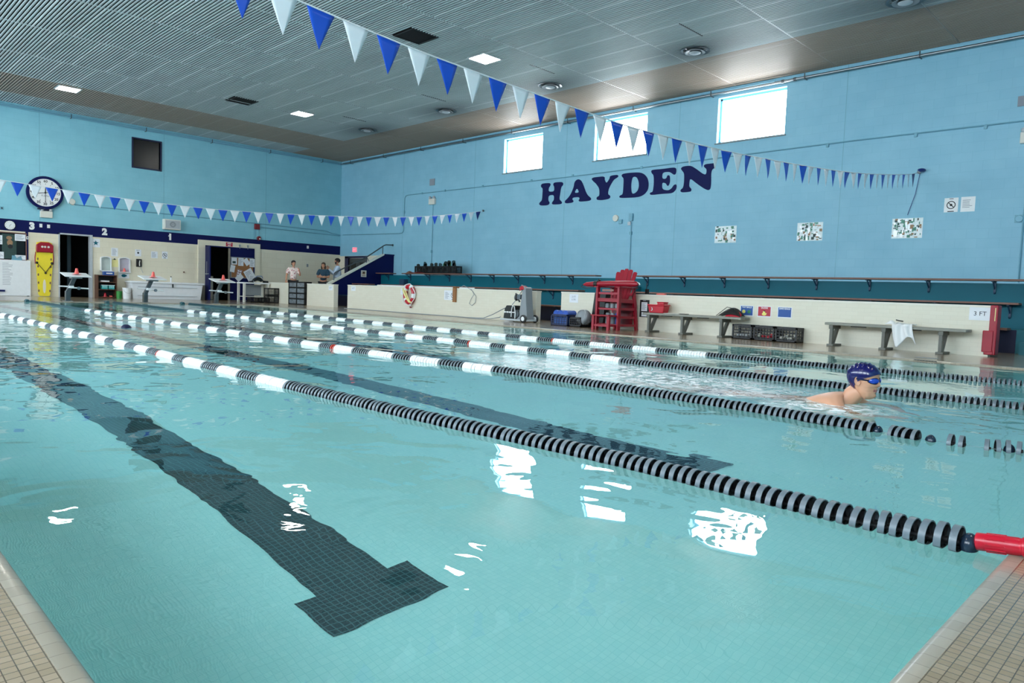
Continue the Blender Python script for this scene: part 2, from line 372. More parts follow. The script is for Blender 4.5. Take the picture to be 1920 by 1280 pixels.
# rooms behind the far wall openings
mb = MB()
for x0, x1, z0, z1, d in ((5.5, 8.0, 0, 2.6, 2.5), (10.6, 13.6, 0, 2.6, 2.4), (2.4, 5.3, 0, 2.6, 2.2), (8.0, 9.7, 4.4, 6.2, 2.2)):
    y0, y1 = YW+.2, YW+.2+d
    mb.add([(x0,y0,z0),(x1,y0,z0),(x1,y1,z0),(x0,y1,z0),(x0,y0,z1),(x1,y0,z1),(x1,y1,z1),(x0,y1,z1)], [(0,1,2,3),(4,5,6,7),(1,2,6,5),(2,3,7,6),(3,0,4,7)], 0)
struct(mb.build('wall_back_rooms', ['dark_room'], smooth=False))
# left wall with an added, unseen band of glowing fill windows, near wall
LW = [(YN+1+i*3.6, YN+1+i*3.6+2.9, 2.6, 5.4) for i in range(9)]
mb = MB(); wall_grid(mb, 'X', XL-.35, XL, (YN, YW+.3), (0, H+.3), LW, [(99, 0)]); struct(mb.build('wall_left', 'block_blue_right', smooth=False))
mb = MB(); mb.box((XL-.35, YN-.3, 0), (XW+.35, YN, H+.3)); struct(mb.build('wall_near', 'block_blue_far', smooth=False))
def pane_mat(n, col, e):
    m, N, K, B = newmat(n); B.inputs['Base Color'].default_value = (.8,.85,.9,1); B.inputs['Roughness'].default_value = .1
    B.inputs['Emission Color'].default_value = col; B.inputs['Emission Strength'].default_value = e
pane_mat('pane_day', (.93,.97,1,1), DAY*1.6); pane_mat('pane_fill_left', (.80,.91,1,1), DAY_FILL)
mat('frame_blue', '#8FD0EA', .4); mat('frame_grey', '#7C8488', .5)
for i, (y0, y1, z0, z1) in enumerate(RW):
    mb = MB(); x = XW+.16; t = .05
    mb.box((x-.03, y0, z0), (x+.03, y1, z0+t)); mb.box((x-.03, y0, z1-t), (x+.03, y1, z1)); mb.box((x-.03, y0, z0), (x+.03, y0+t, z1)); mb.box((x-.03, y1-t, z0), (x+.03, y1, z1))
    f = struct(mb.build('window_%d' % (i+1), 'frame_blue'))
    mb = MB(); mb.box((x-.004, y0+t, z0+t), (x+.004, y1-t, z1-t)); struct(mb.build('glass', 'pane_day', f))
    mb = MB(); mb.box((XW-.03, y0-.04, z0-.03), (XW+.13, y1+.04, z0)); struct(mb.build('sill', 'frame_grey', f))
for i, (y0, y1, z0, z1) in enumerate(LW):
    mb = MB(); x = XL-.16; t = .06
    mb.box((x-.03, y0, z0), (x+.03, y1, z0+t)); mb.box((x-.03, y0, z1-t), (x+.03, y1, z1)); mb.box((x-.03, y0, z0), (x+.03, y0+t, z1)); mb.box((x-.03, y1-t, z0), (x+.03, y1, z1))
    f = struct(mb.build('window_%d' % (i+4), 'frame_grey'))  # added window out of view, for soft fill light
    mb = MB(); mb.box((x-.004, y0+t, z0+t), (x+.004, y1-t, z1-t)); struct(mb.build('glass', 'pane_fill_left', f))

# ceiling: metal slats along Y in bays, brown-stained round the perimeter, dark smudges by the diffusers
LAMPS = [(5.5, 24.55), (11.45, 21.45), (11.45, 12.65), (11.45, 3.9), (5.5, 7.0), (5.5, -1.6), (-.5, 21.45), (-.5, 12.65), (-.5, 3.9)]
DIFF = [(14.05, 4.16), (14.05, 8.49), (14.05, 12.87), (14.05, 17.23), (14.05, 21.59)]
GRILL = [(9.47, 12.75), (9.47, 21.5)]
def ceil_mat(n, c1, c2, rough=.45):
    m, N, K, B = newmat(n)
    g = N.new('ShaderNodeNewGeometry'); s = N.new('ShaderNodeSeparateXYZ'); K.new(g.outputs['Position'], s.inputs[0])
    mp = N.new('ShaderNodeMapping'); mp.inputs['Scale'].default_value = (1.6,.35,1); K.new(g.outputs['Position'], mp.inputs[0])
    nz = N.new('ShaderNodeTexNoise'); nz.inputs['Scale'].default_value = 1; nz.inputs['Detail'].default_value = 5; K.new(mp.outputs[0], nz.inputs[0])
    mx = N.new('ShaderNodeMix'); mx.data_type = 'RGBA'; mx.inputs[6].default_value = srgb(c1); mx.inputs[7].default_value = srgb(c2); K.new(nz.outputs['Fac'], mx.inputs[0])
    cur = mx.outputs[2]
    # rust-brown perimeter panels
    bx = math_(N, K, 'GREATER_THAN', s.outputs[0], 14.62); by = math_(N, K, 'GREATER_THAN', s.outputs[1], 24.05); by2 = math_(N, K, 'LESS_THAN', s.outputs[1], 26.56)
    msk = math_(N, K, 'MAXIMUM', bx, math_(N, K, 'MULTIPLY', by, by2))
    bm_ = N.new('ShaderNodeMix'); bm_.data_type = 'RGBA'; K.new(math_(N, K, 'MULTIPLY', msk, .85), bm_.inputs[0]); K.new(cur, bm_.inputs[6]); bm_.inputs[7].default_value = srgb('#94806E'); cur = bm_.outputs[2]
    # soot round the air diffusers
    tot = None
    for x, y in DIFF:
        dx = math_(N, K, 'SUBTRACT', s.outputs[0], x); dy = math_(N, K, 'MULTIPLY', math_(N, K, 'SUBTRACT', s.outputs[1], y), .6)
        d = math_(N, K, 'SQRT', math_(N, K, 'ADD', math_(N, K, 'MULTIPLY', dx, dx), math_(N, K, 'MULTIPLY', dy, dy)))
        r = N.new('ShaderNodeMapRange'); r.inputs[1].default_value = .3; r.inputs[2].default_value = 1.3; r.inputs[3].default_value = .75; r.inputs[4].default_value = 0; K.new(math_(N, K, 'ADD', d, math_(N, K, 'MULTIPLY', nz.outputs['Fac'], .5)), r.inputs[0])
        tot = r.outputs[0] if tot is None else math_(N, K, 'MAXIMUM', tot, r.outputs[0])
    sm = N.new('ShaderNodeMix'); sm.data_type = 'RGBA'; K.new(tot, sm.inputs[0]); K.new(cur, sm.inputs[6]); sm.inputs[7].default_value = srgb('#3A4448')
    K.new(sm.outputs[2], B.inputs['Base Color']); B.inputs['Roughness'].default_value = rough; B.inputs['Metallic'].default_value = 0
ceil_mat('slat', '#B4BEC1', '#8E999D', .55); ceil_mat('slat_light', '#C6CED0', '#B2BBBE', .5)
mat('ceiling_back', '#20282A', .8)
JY = [-4.6, -3.55, -1.03, 1.49, 3.99, 6.50, 9.05, 11.56, 14.07, 16.56, 19.09, 21.66, 24.05, 26.56, YW]
def ceiling():
    mb = MB(); p = .0733; n = int((XW-XL)/p)
    cut = [(x-.31, x+.31, y-.31, y+.31) for x, y in LAMPS] + [(x-.36, x+.36, y-.36, y+.36) for x, y in GRILL] + [(x-.2, x+.2, y-.2, y+.2) for x, y in DIFF]
    rnd = random.Random(3)
    for b in range(len(JY)-1):
        y0, y1 = JY[b]+.015, JY[b+1]-.015
        for i in range(n+1):
            x = XL+.03+i*p; hit = sorted((c[2], c[3]) for c in cut if c[0] < x+.02 and x < c[1])
            segs = []; a = y0
            for h0, h1 in hit:
                if h1 <= a or h0 >= y1: continue
                if h0 > a: segs.append((a, h0))
                a = max(a, h1)
            if a < y1: segs.append((a, y1))
            lt = 1 if (i+b*3) % 11 == 0 and rnd.random() < .8 else 0
            for s0, s1 in segs:
                # trapezoidal pan
                w, t = .024, .016
                mb.add([(x-w*.6,s0,H),(x+w*.6,s0,H),(x+w,s0,H+t),(x-w,s0,H+t),(x-w*.6,s1,H),(x+w*.6,s1,H),(x+w,s1,H+t),(x-w,s1,H+t)], [(0,1,5,4),(1,2,6,5),(3,0,4,7),(0,3,2,1),(4,5,6,7)], lt)
    for y in JY[1:-1]: mb.box((XL, y-.012, H+.002), (XW, y+.012, H+.02), 1)
    mb.box((XL-.3, YN-.3, H+.10), (XW+.3, YW+.3, H+.16), 2)
    struct(mb.build('ceiling', ['slat', 'slat_light', 'ceiling_back'], smooth=False))
ceiling()
# dark access slots in the slats near the diffusers
# lamps: recessed square fixtures
m, N, K, B = newmat('lamp_glow'); B.inputs['Base Color'].default_value = (.9,.9,.85,1); B.inputs['Emission Color'].default_value = (1,.95,.84,1); B.inputs['Emission Strength'].default_value = LAMP
LAMPLAB = ['recessed square ceiling light nearest the far left corner of the hall', 'recessed square ceiling light in front of the farther black grille', 'recessed square ceiling light beside the nearer black grille', 'recessed square ceiling light out of view over the near lanes',
           'recessed square ceiling light above the nearest left lane', 'recessed square ceiling light behind the photographer', 'recessed square ceiling light at the far end above the left deck', 'recessed square ceiling light halfway along the left deck', 'recessed square ceiling light above the near left deck']
for i, (x, y) in enumerate(LAMPS):
    if i == 0:
        L0 = lt = thing('ceiling_light', LAMPLAB[0], 'ceiling light', (x, y, H), 'recessed ceiling lights')
        mb = MB()
        for a, b in (((-.31,-.31),(-.27,.31)), ((.27,-.31),(.31,.31)), ((-.27,-.31),(.27,-.27)), ((-.27,.27),(.27,.31))): mb.box((x+a[0], y+a[1], H-.01), (x+b[0], y+b[1], H+.09))
        mb.build('housing', 'grey_light', lt)
        mb = MB(); mb.box((x-.27, y-.27, H+.012), (x+.27, y+.27, H+.025)); mb.build('diffuser_lens', 'lamp_glow', lt, smooth=False)
    else: dup(L0, (x, y, H), LAMPLAB[i])

# ================================================================ structure details
def knee(y0, y1):
    mb = MB(); T = .17
    mb.box((XK, y0, 0), (XK+T, y1, .755), 0); mb.box((XK-.008, y0-.005, .755), (XK+T+.01, y1+.005, .785), 1)
    mb.box((XK+.004, y0-.004, 0), (XK+T-.004, y0+.01, .755), 2)
    struct(mb.build('wall_bleacher', ['glazed_cream', 'cap_white', 'glazed_cream_end'], smooth=False))
for a, b in ((2.16, 10.885), (11.70, 20.29), (21.16, 22.97), (24.22, 26.9)): knee(a, b)
mb = MB(); mb.box((XK+.22, 22.9, 0), (XK+.30, 24.3, .78)); struct(mb.build('wall_bleacher', 'cap_white', smooth=False))
# concrete bleacher tiers
TIER = [(14.25, .395), (15.35, .825), (16.45, 1.25)]
mb = MB()
for i, (x, z) in enumerate(TIER):
    z0 = TIER[i-1][1] if i else 0
    mb.box((x, YN, 0), (XW, 24.0, z), 0)
    mb.box((x-.004, 2.1, z0), (x, 23.98, z), 1 if i else 2)
    mb.box((x+.002, YN, z-.02), (XW, 24.0, z+.002), 3)
for x0, x1, z in ((13.85, 14.25, .2), (14.95, 15.35, .61), (16.05, 16.45, 1.03)):
    mb.box((x0, .6, 0), (x1, 1.98, z), 3); mb.box((x0, 11.3, 0), (x1, 12.0, z), 3)
struct(mb.build('floor_bleacher', ['teal_tread', 'teal_paint', 'navy_dark', 'teal_tread'], smooth=False))
# painted base strip below the block wall
# stair with its navy parapet
mb = MB()
mb.prism([(14.15, 0), (XW, 0), (XW, 2.06), (16.58, 2.06), (14.15, .79)], 'Y', 24.0, 24.14, 0)
mb.prism([(14.10, .78), (16.56, 2.06), (16.56, 2.11), (14.06, .83)], 'Y', 23.96, 24.18, 1); mb.box((16.56, 23.96, 2.06), (XW, 24.18, 2.11), 0)
for i in range(9): mb.box((14.5+i*.28, 24.14, 0), (XW, 25.2, .2*(i+1)), 2)
struct(mb.build('wall_stair', ['navy_paint', 'cap_white', 'grey'], smooth=False))
t = thing('handrail', 'grey metal handrail climbing the stair beside the navy wall', 'handrail', (14.33, 24.07, .84))
mb = MB(); y = 24.07
mb.tube([(14.33,y,.84), (14.31,y,1.14), (14.34,y,1.22), (14.42,y,1.275), (15.78,y,1.93), (16.60,y,2.45), (16.70,y,2.49), (17.04,y,2.50)], .024, 10); mb.build('rail', 'steel_dark', t)
mb = MB(); mb.tube([(16.55,y,2.08), (16.55,y,2.42)], .018, 8); mb.build('post', 'steel_dark', t)
mb = MB(); mb.tube([(15.78,y,1.66), (15.78,y,1.92)], .018, 8); mb.tube([(15.95,y,1.72), (15.80,y,1.92)], .012, 8); mb.build('post', 'steel_dark', t)
mb = MB(); mb.lathe([(.045,0), (.045,.02)], (17.02,y,2.50), 'X', 12); mb.build('wall_flange', 'steel_dark', t)
# double door in the right wall, open doorway and blue double door in the far wall
mb = MB()
for a, b in (((XW-.02, 25.94, 0), (XW+.12, 26.0, 2.06)), ((XW-.02, 27.42, 0), (XW+.12, 27.7, 2.08)), ((XW-.02, 25.94, 2.0), (XW+.12, 27.7, 2.08))): mb.box(a, b)
d = struct(mb.build('door_1', 'navy_dark', smooth=False))
for y0, y1 in ((26.01, 26.70), (26.72, 27.41)):
    mb = MB(); mb.box((XW+.03, y0, .01), (XW+.08, y1, 1.99)); lf = struct(mb.build('leaf', 'steel_dark', d, smooth=False))
    mb = MB(); mb.box((XW+.02, y0+.15, 1.0), (XW+.035, y1-.15, 1.8)); struct(mb.build('pane', 'black_gloss', lf))
    mb = MB(); mb.tube([(XW+.02, y0+.1, .95), (XW-.02, y0+.1, .95), (XW-.02, y1-.1, .95), (XW+.02, y1-.1, .95)], .012, 8); struct(mb.build('door_handle', 'steel', lf))
mb = MB()
for a, b in (((6.03, YW-.02, 0), (6.07, YW+.18, 2.2)), ((6.99, YW-.04, 0), (7.07, YW+.18, 2.2)), ((6.03, YW-.02, 2.15), (7.07, YW+.18, 2.2))): mb.box(a, b)
d = struct(mb.build('door_2', 'grey_light', smooth=False))
mb = MB(); mb.box((6.62, YW+1.4, 0), (6.74, YW+1.5, 2.4)); mb.box((6.2, YW+1.9, 0), (6.5, YW+1.95, 2.3)); struct(mb.build('inner_frame', 'steel_dark', d))
for z in (.5, 1.15, 1.85):
    mb = MB(); mb.box((6.055, YW-.03, z-.05), (6.075, YW, z+.05)); struct(mb.build('hinge', 'steel', d))
# cream block surround of the blue door
mb = MB()
mb.box((10.73, YW-.06, 0), (11.03, YW+.01, 2.34), 0); mb.box((12.98, YW-.06, 0), (13.25, YW+.01, 2.34), 0); mb.box((11.03, YW-.06, 2.12), (12.98, YW+.01, 2.34), 0)
struct(mb.build('trim_3', ['block_cream_far'], smooth=False))
mb = MB()
for a, b in (((11.0, YW-.08, 0), (11.05, YW+.1, 2.14)), ((12.96, YW-.08, 0), (13.0, YW+.1, 2.14)), ((11.0, YW-.08, 2.1), (13.0, YW+.1, 2.14))): mb.box(a, b)
d = struct(mb.build('door_3', 'navy_paint', smooth=False))
mb = MB(); mb.box((12.02, YW-.045, .01), (12.96, YW-.005, 2.1)); lf = struct(mb.build('leaf', 'navy_paint', d, smooth=False))
mb = MB(); mb.beam((11.03, YW-.03, 1.05), (10.84, YW-.93, 1.05), .045, 2.08, 0); lf = struct(mb.build('leaf', 'navy_paint', d, smooth=False))
mb = MB(); mb.tube([(10.99,YW-.15,1.02), (10.96,YW-.18,1.02), (10.83,YW-.78,1.02), (10.88,YW-.84,1.02)], .018, 8); mb.box((10.92,YW-.5,.98),(10.96,YW-.38,1.5)); struct(mb.build('door_handle', 'steel', lf))
mb = MB(); mb.box((11.2, YW+1.0, 0), (11.75, YW+1.04, .95)); struct(mb.build('inner_panel', 'off_white', d))
# dark upper window and office window in the far wall
for i, (x0, x1, z0, z1, t) in enumerate(((8.40, 9.33, 4.80, 5.80, .05), (3.0, 5.08, 1.2, 2.07, .03))):
    mb = MB(); y = YW-.03
    mb.box((x0-t, y, z0-t), (x1+t, y+.1, z0)); mb.box((x0-t, y, z1), (x1+t, y+.1, z1+t)); mb.box((x0-t, y, z0), (x0, y+.1, z1)); mb.box((x1, y, z0), (x1+t, y+.1, z1))
    f = struct(mb.build('window_%d' % (13+i), ['navy_dark', 'wood_brown'][i]))
    mb = MB(); mb.box((x0, YW+.05, z0), (x1, YW+.06, z1)); struct(mb.build('glass', 'window_glass' if 'window_glass' in M else 'black_gloss', f))
    if i == 0:
        mb = MB(); mb.box((9.12, YW+.25, 4.85), (9.22, YW+.3, 5.75)); mb.box((8.45, YW+.5, 5.3), (9.1, YW+.55, 5.75), 1); struct(mb.build('blind', ['grey', 'wood_brown'], f))

# ================================================================ lane ropes
def rope_mat(n, c, r=.35): mat(n, c, r, var=.12, vs=20)
rope_mat('float_grey', '#656F76'); rope_mat('float_inner_shade', '#08090B', .5); rope_mat('float_white', '#F2F4F2'); rope_mat('float_red', '#C8402F'); rope_mat('float_green', '#2F5660'); rope_mat('ball_blue', '#1E2C3C', .2)  # inner faces of the discs near black: their shade is put into the colour
def disc_mb(mb, kind, c=(0,0,0), seg=20, d=(0,1,0)):
    """one hollow wave-quelling disc, axis along Y, open towards -Y; mats: 0 rim 1 inner, shade in its colour"""
    R, w = .053, (.0205 if kind != 'white' else .037)
    x, y, z = c; h = w/2
    prof = [(R-.004, -h), (R, -h), (R, h), (R-.004, h), (R-.004, .002), (.013, .002), (.013, -.018), (.007, -.018)]
    n0 = len(mb.f); mb.lathe(prof, c, 'Y', seg, 0, cap=False)
    for k in range(len(mb.f)-n0):
        if k//seg >= 3: mb.m[n0+k] = 1
    if seg > 12:
        for k in range(6):
            a = math.pi*k/3+.3
            mb.beam((x+math.cos(a)*.012, y-.002, z+math.sin(a)*.012), (x+math.cos(a)*(R-.003), y-.002, z+math.sin(a)*(R-.003)), .0025, .012, 1, up=(0,1,0))
    return mb
PROTO = {}
KM = {'black': ['float_grey', 'float_inner_shade'], 'white': ['float_white', 'float_white'], 'red': ['float_red', 'float_red'], 'green': ['float_green', 'float_inner_shade']}
def interp(tab, y):
    if y <= tab[0][0]: return tab[0][1]
    for (a, u), (b, v) in zip(tab, tab[1:]):
        if y <= b:
            t = (y-a)/(b-a); t = t*t*(3-2*t)*.5+t*.5; return u+(v-u)*t
    return tab[-1][1]
ROPES = [
 ('A', [(0,2.11),(.3,2.125),(1.4,2.155),(3,2.08),(5,2.07),(9,2.15),(14,2.18),(22.9,2.1)], 'lane rope nearest the photographer, black discs ending in a red sleeve on the deck', 4.23, None),
 ('B', [(0,4.09),(.7,4.0),(1,4.05),(1.8,4.11),(3.8,4.18),(6,4.05),(11,4.04),(17,4.05),(22.9,4.17)], 'second lane rope from the photographer, with gaps between its black discs near the swimmer', 4.30, 'gap'),
 ('C', [(0,6.06),(2.3,6.08),(6.4,6.19),(16,6.21),(22.9,6.23)], 'third lane rope, running just behind the swimmer in the blue cap', 4.35, None),
 ('D', [(0,8.2),(1,8.17),(3.4,8.03),(7.3,7.9),(17,8.1),(22.9,8.4)], 'lane rope farthest from the photographer, nearest the white benches', 4.35, None)]
for rn, tab, lab, y1, gap in ROPES:
    P = [(interp(tab, y), y) for y in [i*.3 for i in range(77)]]
    t = thing('lane_rope', lab, 'lane rope', (interp(tab, 0), 0, 0), 'lane ropes across the pool')
    mb = MB(); pts = [(interp(tab, y), y, -.022+.022*max(0, 1-abs(y)/.45)+(.045 if y < -.03 else 0)) for y in [-.32,-.1]+[i*.25 for i in range(92)]]
    pts[1] = (pts[1][0], -.1, .04); mb.tube(pts+[(interp(tab, YE), YE+.02, .02)], .0035, 6); mb.build('cable', 'steel', t)
    ys = []
    if gap:
        ys = [.30, .345, .39, .435, .545, .595, .765, .805, .845, .885]; y = 1.01; balls = [.69, .975, .34]
    else: y = .125; balls = [.093]
    n = 0
    while y < YE-.15: ys.append(y); y += .0415
    ys = sorted(ys); far = MB()
    cand = []
    for y in ys:
        k = 'black'
        if y > y1 and y < 17.2:
            ph = (y-y1) % .72
            if ph < .395: k = 'white'
            elif ph < .455 and 6.6 < y < 7.35: k = 'red'
        if y >= 17.2: k = 'green'
        cand.append((y, k))
    for i, (y, k) in enumerate(cand):
        c = (interp(tab, y), y, -.022+.022*max(0, 1-y/.45)+.002*math.sin(i*1.7))
        if i < 100:
            if k not in PROTO:
                o = disc_mb(MB(), k).build('float_disc', KM[k]); PROTO[k] = o.data; bpy.data.objects.remove(o)
            o = bpy.data.objects.new('float_disc', PROTO[k]); COL.objects.link(o); o.parent = t
            o.location = Vector(c)-t.location; o.rotation_euler = (random.uniform(-.05,.05), random.uniform(0,3), random.uniform(-.06,.06) + (-(interp(tab, y+.05)-interp(tab, y-.05))/.1))
            if gap and y < .9: o.rotation_euler[2] += random.uniform(-.12,.12)
        else:
            m0 = {'black': 0, 'white': 2, 'red': 3, 'green': 4}[k]
            b = len(far.f); disc_mb(far, k, c, 12)
            for q in range(b, len(far.f)): far.m[q] = m0 if (far.m[q] == 0 or k != 'black') else 1
    o = far.build('float_disc', ['float_grey', 'float_inner_shade', 'float_white', 'float_red', 'float_green'], t); o['kind'] = 'stuff'
    for y in balls:
        mb = MB(); mb.ball((0,0,0), .036, (1, .72, 1)); o = mb.build('ball_float', 'ball_blue', t, local=True); o.location = Vector((interp(tab, y), y, -.022+.022*max(0, 1-y/.45)))-t.location
        if y == .69: o.rotation_euler = (0, .3, .6)
    # red tension sleeve over the pool edge
    x = interp(tab, 0); mb = MB()
    if not gap or True:
        prof = [(.018,.078),(.026,.074),(.026,-.03),(.0245,-.032),(.0245,-.038),(.028,-.04),(.029,-.16),(.026,-.165),(.026,-.3),(.016,-.305)]
        mb.lathe(prof, (0,0,0), 'Y', 20)
        for k in range(10):
            a = math.pi*k/5
            mb.beam((.0265*math.cos(a), .05, .0265*math.sin(a)), (.0265*math.cos(a), .0, .0265*math.sin(a)), .003, .003); mb.beam((.0295*math.cos(a), -.05, .0295*math.sin(a)), (.0295*math.cos(a), -.155, .0295*math.sin(a)), .003, .003)
        o = mb.build('red_sleeve', 'red_bright', t, local=True); o.location = (0, 0, .022); o.rotation_euler = (math.radians(-7), 0, 0)
    mb = MB(); mb.box((x-.05, YE-.01, -.01), (x+.05, YE+.06, .02)); mb.tube([(x, YE-.15, 0), (x, YE+.02, .01)], .045, 10); mb.build('end_fitting', 'float_green', t)

# ================================================================ pennant lines
mat('pennant_blue', '#0C4FC4', .35, var=.04); mat('pennant_white', '#E8ECF0', .4, var=.03); mat('pennant_navy', '#182A78', .4); mat('cord_white', '#E8E8EA', .5)
def pennants(lab, Y, tab, x0, step, w, h, phase, navy_last, label_end):
    t = thing('pennant_line', lab, 'pennant line', (XW-.02, Y, interp(tab, XW)), 'pennant lines strung across the pool')
    def z(x):
        if x <= tab[0][0]: return tab[0][1]
        for i in range(len(tab)-1):
            if x <= tab[i+1][0]:
                (a, u), (b, v) = tab[i], tab[i+1]
                m0 = (v-tab[i-1][1])/(b-tab[i-1][0]) if i else (v-u)/(b-a); m1 = (tab[i+2][1]-u)/(tab[i+2][0]-a) if i+2 < len(tab) else (v-u)/(b-a)
                s = (x-a)/(b-a); return (2*s**3-3*s*s+1)*u+(s**3-2*s*s+s)*(b-a)*m0+(-2*s**3+3*s*s)*v+(s**3-s*s)*(b-a)*m1
        return tab[-1][1]
    mb = MB(); n = 120; mb.tube([(XL+(XW-XL)*i/n, Y, z(XL+(XW-XL)*i/n)) for i in range(n+1)], .0065, 6); mb.build('cord', 'cord_white', t)
    rr = random.Random(5); x = x0; i = 0
    while x < XW-.3:
        curl = rr.uniform(-.03, .03) if x < 9 else rr.uniform(-.05, .05); ww = w*(1 if x < 9 else rr.uniform(.8, 1)); nar = 0 if x < 8 else rr.uniform(-.14, .10)
        tw = rr.uniform(-.04, .04)
        def fn(u, v, x=x, ww=ww, curl=curl, tw=tw, nar=nar):
            hw = ww*(1-v); xx = x+w/2+(u-.5)*hw+tw*v*.25
            zt = z(x+w/2+(u-.5)*ww)
            return (xx, Y+curl*math.sin(v*2.0)*.5+(u-.5)*(1-v)*nar*.25, zt*(1-v)+(z(x+w/2)-h)*v-.004)
        m_ = MB().grid(fn, 5, 7)
        c = 'pennant_blue' if (i+phase) % 2 == 0 else 'pennant_white'
        if navy_last and x > XW-.3-step*1.1 and c == 'pennant_blue': c = 'pennant_navy'
        m_.build('pennant', c, t, ang=80, solid=.0012)
        x += step; i += 1
    mb = MB(); zz = z(XW); mb.lathe([(.04,0),(.04,.012),(.015,.014),(.015,.06)], (XW-.06, Y, zz), 'X', 12); mb.build('wall_hook', 'steel_dark', t)
    return t, z
X0 = 2.355-.308*20
t, zf = pennants('nearer pennant line, its blue and white pennants passing in front of the high windows', 4.575, [(XL,3.75),(-1,3.16),(1,2.89),(2.3,2.778),(3,2.728),(3.58,2.70),(5.63,2.653),(6.6,2.65),(9.2,2.773),(13.2,3.106),(16.2,3.50),(XW,3.665)], X0, .308, .235, .285, 0, True, '')
mb = MB(); mb.ball((XW-.13, 4.50, 3.69), .05, (2.2,1.6,.7)); mb.tube([(XW-.02,4.56,3.66), (XW-.03,4.62,3.2), (XW-.02,4.75,2.75)], .006, 6); mb.build('knot', 'pennant_navy', t)
pennants('farther pennant line, hanging low in front of the pace clock', 18.6, [(XL,3.6),(0,2.95),(2.8,2.744),(3.2,2.72),(4.9,2.642),(7.42,2.615),(10.54,2.768),(13.6,3.03),(15.86,3.37),(XW,3.60)], 3.0-.325*22, .325, .25, .30, 0, True, '')

# ================================================================ ceiling fixtures
lab = ['round air diffuser nearest the photographer, cut by the top edge of the view', 'round air diffuser in sooty ceiling above the rightmost high window', 'round air diffuser between the nearer ceiling light and the windows', 'round air diffuser fourth from the photographer, above the left high window', 'round air diffuser farthest away, near the far corner of the hall']
for i, (x, y) in enumerate(DIFF):
    if i == 0:
        D0 = t = thing('air_diffuser', lab[0], 'air vent', (x, y, H), 'round air diffusers')
        mb = MB(); mb.lathe([(.20,.06),(.31,0),(.33,-.004),(.33,-.014),(.30,-.012),(.19,.05)], (x,y,H), 'Z', 32, cap=False); mb.build('outer_ring', 'steel_dark', t)
        mb = MB(); mb.lathe([(.13,.02),(.21,-.035),(.225,-.04),(.225,-.048),(.20,-.045),(.12,.01)], (x,y,H), 'Z', 32, cap=False); mb.build('middle_ring', 'grey', t)
        mb = MB(); mb.lathe([(.0,-.075),(.10,-.065),(.125,-.055),(.125,-.045),(.0,-.04)], (x,y,H), 'Z', 28); mb.build('centre_cone', 'grey_light', t)
        mb = MB(); mb.lathe([(.2,.06),(0,.06)], (x,y,H), 'Z', 24, cap=False); mb.lathe([(.20,.06),(.20,.09)], (x,y,H), 'Z', 24, cap=False); mb.build('neck', 'black', t)
    else: dup(D0, (x, y, H), lab[i])
for i, (x, y) in enumerate(GRILL):
    if i == 0:
        G0 = t = thing('ceiling_grille', 'black square ceiling grille nearer the photographer, behind the pennants', 'air vent', (x, y, H), 'black ceiling grilles')
        mb = MB()
        for a, b in (((-.36,-.36),(-.33,.36)), ((.33,-.36),(.36,.36)), ((-.33,-.36),(.33,-.33)), ((-.33,.33),(.33,.36))): mb.box((x+a[0], y+a[1], H-.004), (x+b[0], y+b[1], H+.03))
        mb.build('frame', 'black', t)
        mb = MB()
        for k in range(18): mb.box((x-.33, y-.32+k*.037, H+.004), (x+.33, y-.305+k*.037, H+.022), rot=(.6,'X',(x, y-.32+k*.037, H+.01)))
        mb.build('louvres', 'black', t)
        mb = MB(); mb.box((x-.34,y-.34,H+.03), (x+.34,y+.34,H+.05)); mb.build('back_plate', 'black', t)
    else: dup(G0, (x, y, H), 'black square ceiling grille at the far end above the pool')
# short dark access slots in the slat ceiling
for x, y, l in ((12.9, 12.1, .9), (12.9, 16.4, .9), (12.9, 20.6, .9), (12.9, 7.9, .9)):
    mb = MB(); mb.box((x-l/2, y-.012, H-.002), (x+l/2, y+.012, H+.012)); struct(mb.build('trim_ceiling', 'black'))

# ================================================================ pipes and conduits
t = thing('sprinkler_pipe', 'long light blue pipe running under the ceiling along the right wall', 'pipe', (XW-.12, 0, 6.15))
mb = MB(); mb.tube([(XW-.12, YN+.05, 6.15), (XW-.12, YW-.1, 6.15)], .03, 10); mb.build('main_pipe', 'steel', t)
mb = MB(); mb.tube([(XW-.05, 8.0, 6.22), (XW-.05, YW-.2, 6.22)], .014, 8); mb.build('branch_pipe', 'pipe_blue', t)
for i in range(11):
    y = 2.2+i*2.5; mb = MB(); mb.box((XW-.16, y-.012, 6.105), (XW, y+.012, 6.118)); mb.box((XW-.165, y-.012, 6.105), (XW-.153, y+.012, 6.24)); mb.build('hanger', 'steel_dark', t)
for y in (7.45, 7.75, 14.2): mb = MB(); mb.lathe([(.042,-.03),(.042,.03)], (XW-.12, y, 6.15), 'Y', 12); mb.build('coupling', 'steel_dark', t)
t = thing('sprinkler_pipe', 'light blue pipe running under the ceiling along the far wall', 'pipe', (0, YW-.12, 6.15))
mb = MB(); mb.tube([(XL+.1, YW-.12, 6.15), (XW-.2, YW-.12, 6.15)], .028, 10); mb.build('main_pipe', 'pipe_blue', t)
mb = MB(); mb.tube([(XL+.1, YW-.05, 6.23), (XW-.2, YW-.05, 6.23)], .014, 8); mb.build('branch_pipe', 'pipe_blue', t)
for i in range(7):
    x = 1.6+i*2.4; mb = MB(); mb.box((x-.012, YW-.16, 6.105), (x+.012, YW, 6.118)); mb.box((x-.012, YW-.165, 6.105), (x+.012, YW-.153, 6.24)); mb.build('hanger', 'steel_dark', t)
mb = MB(); x = XW-.022
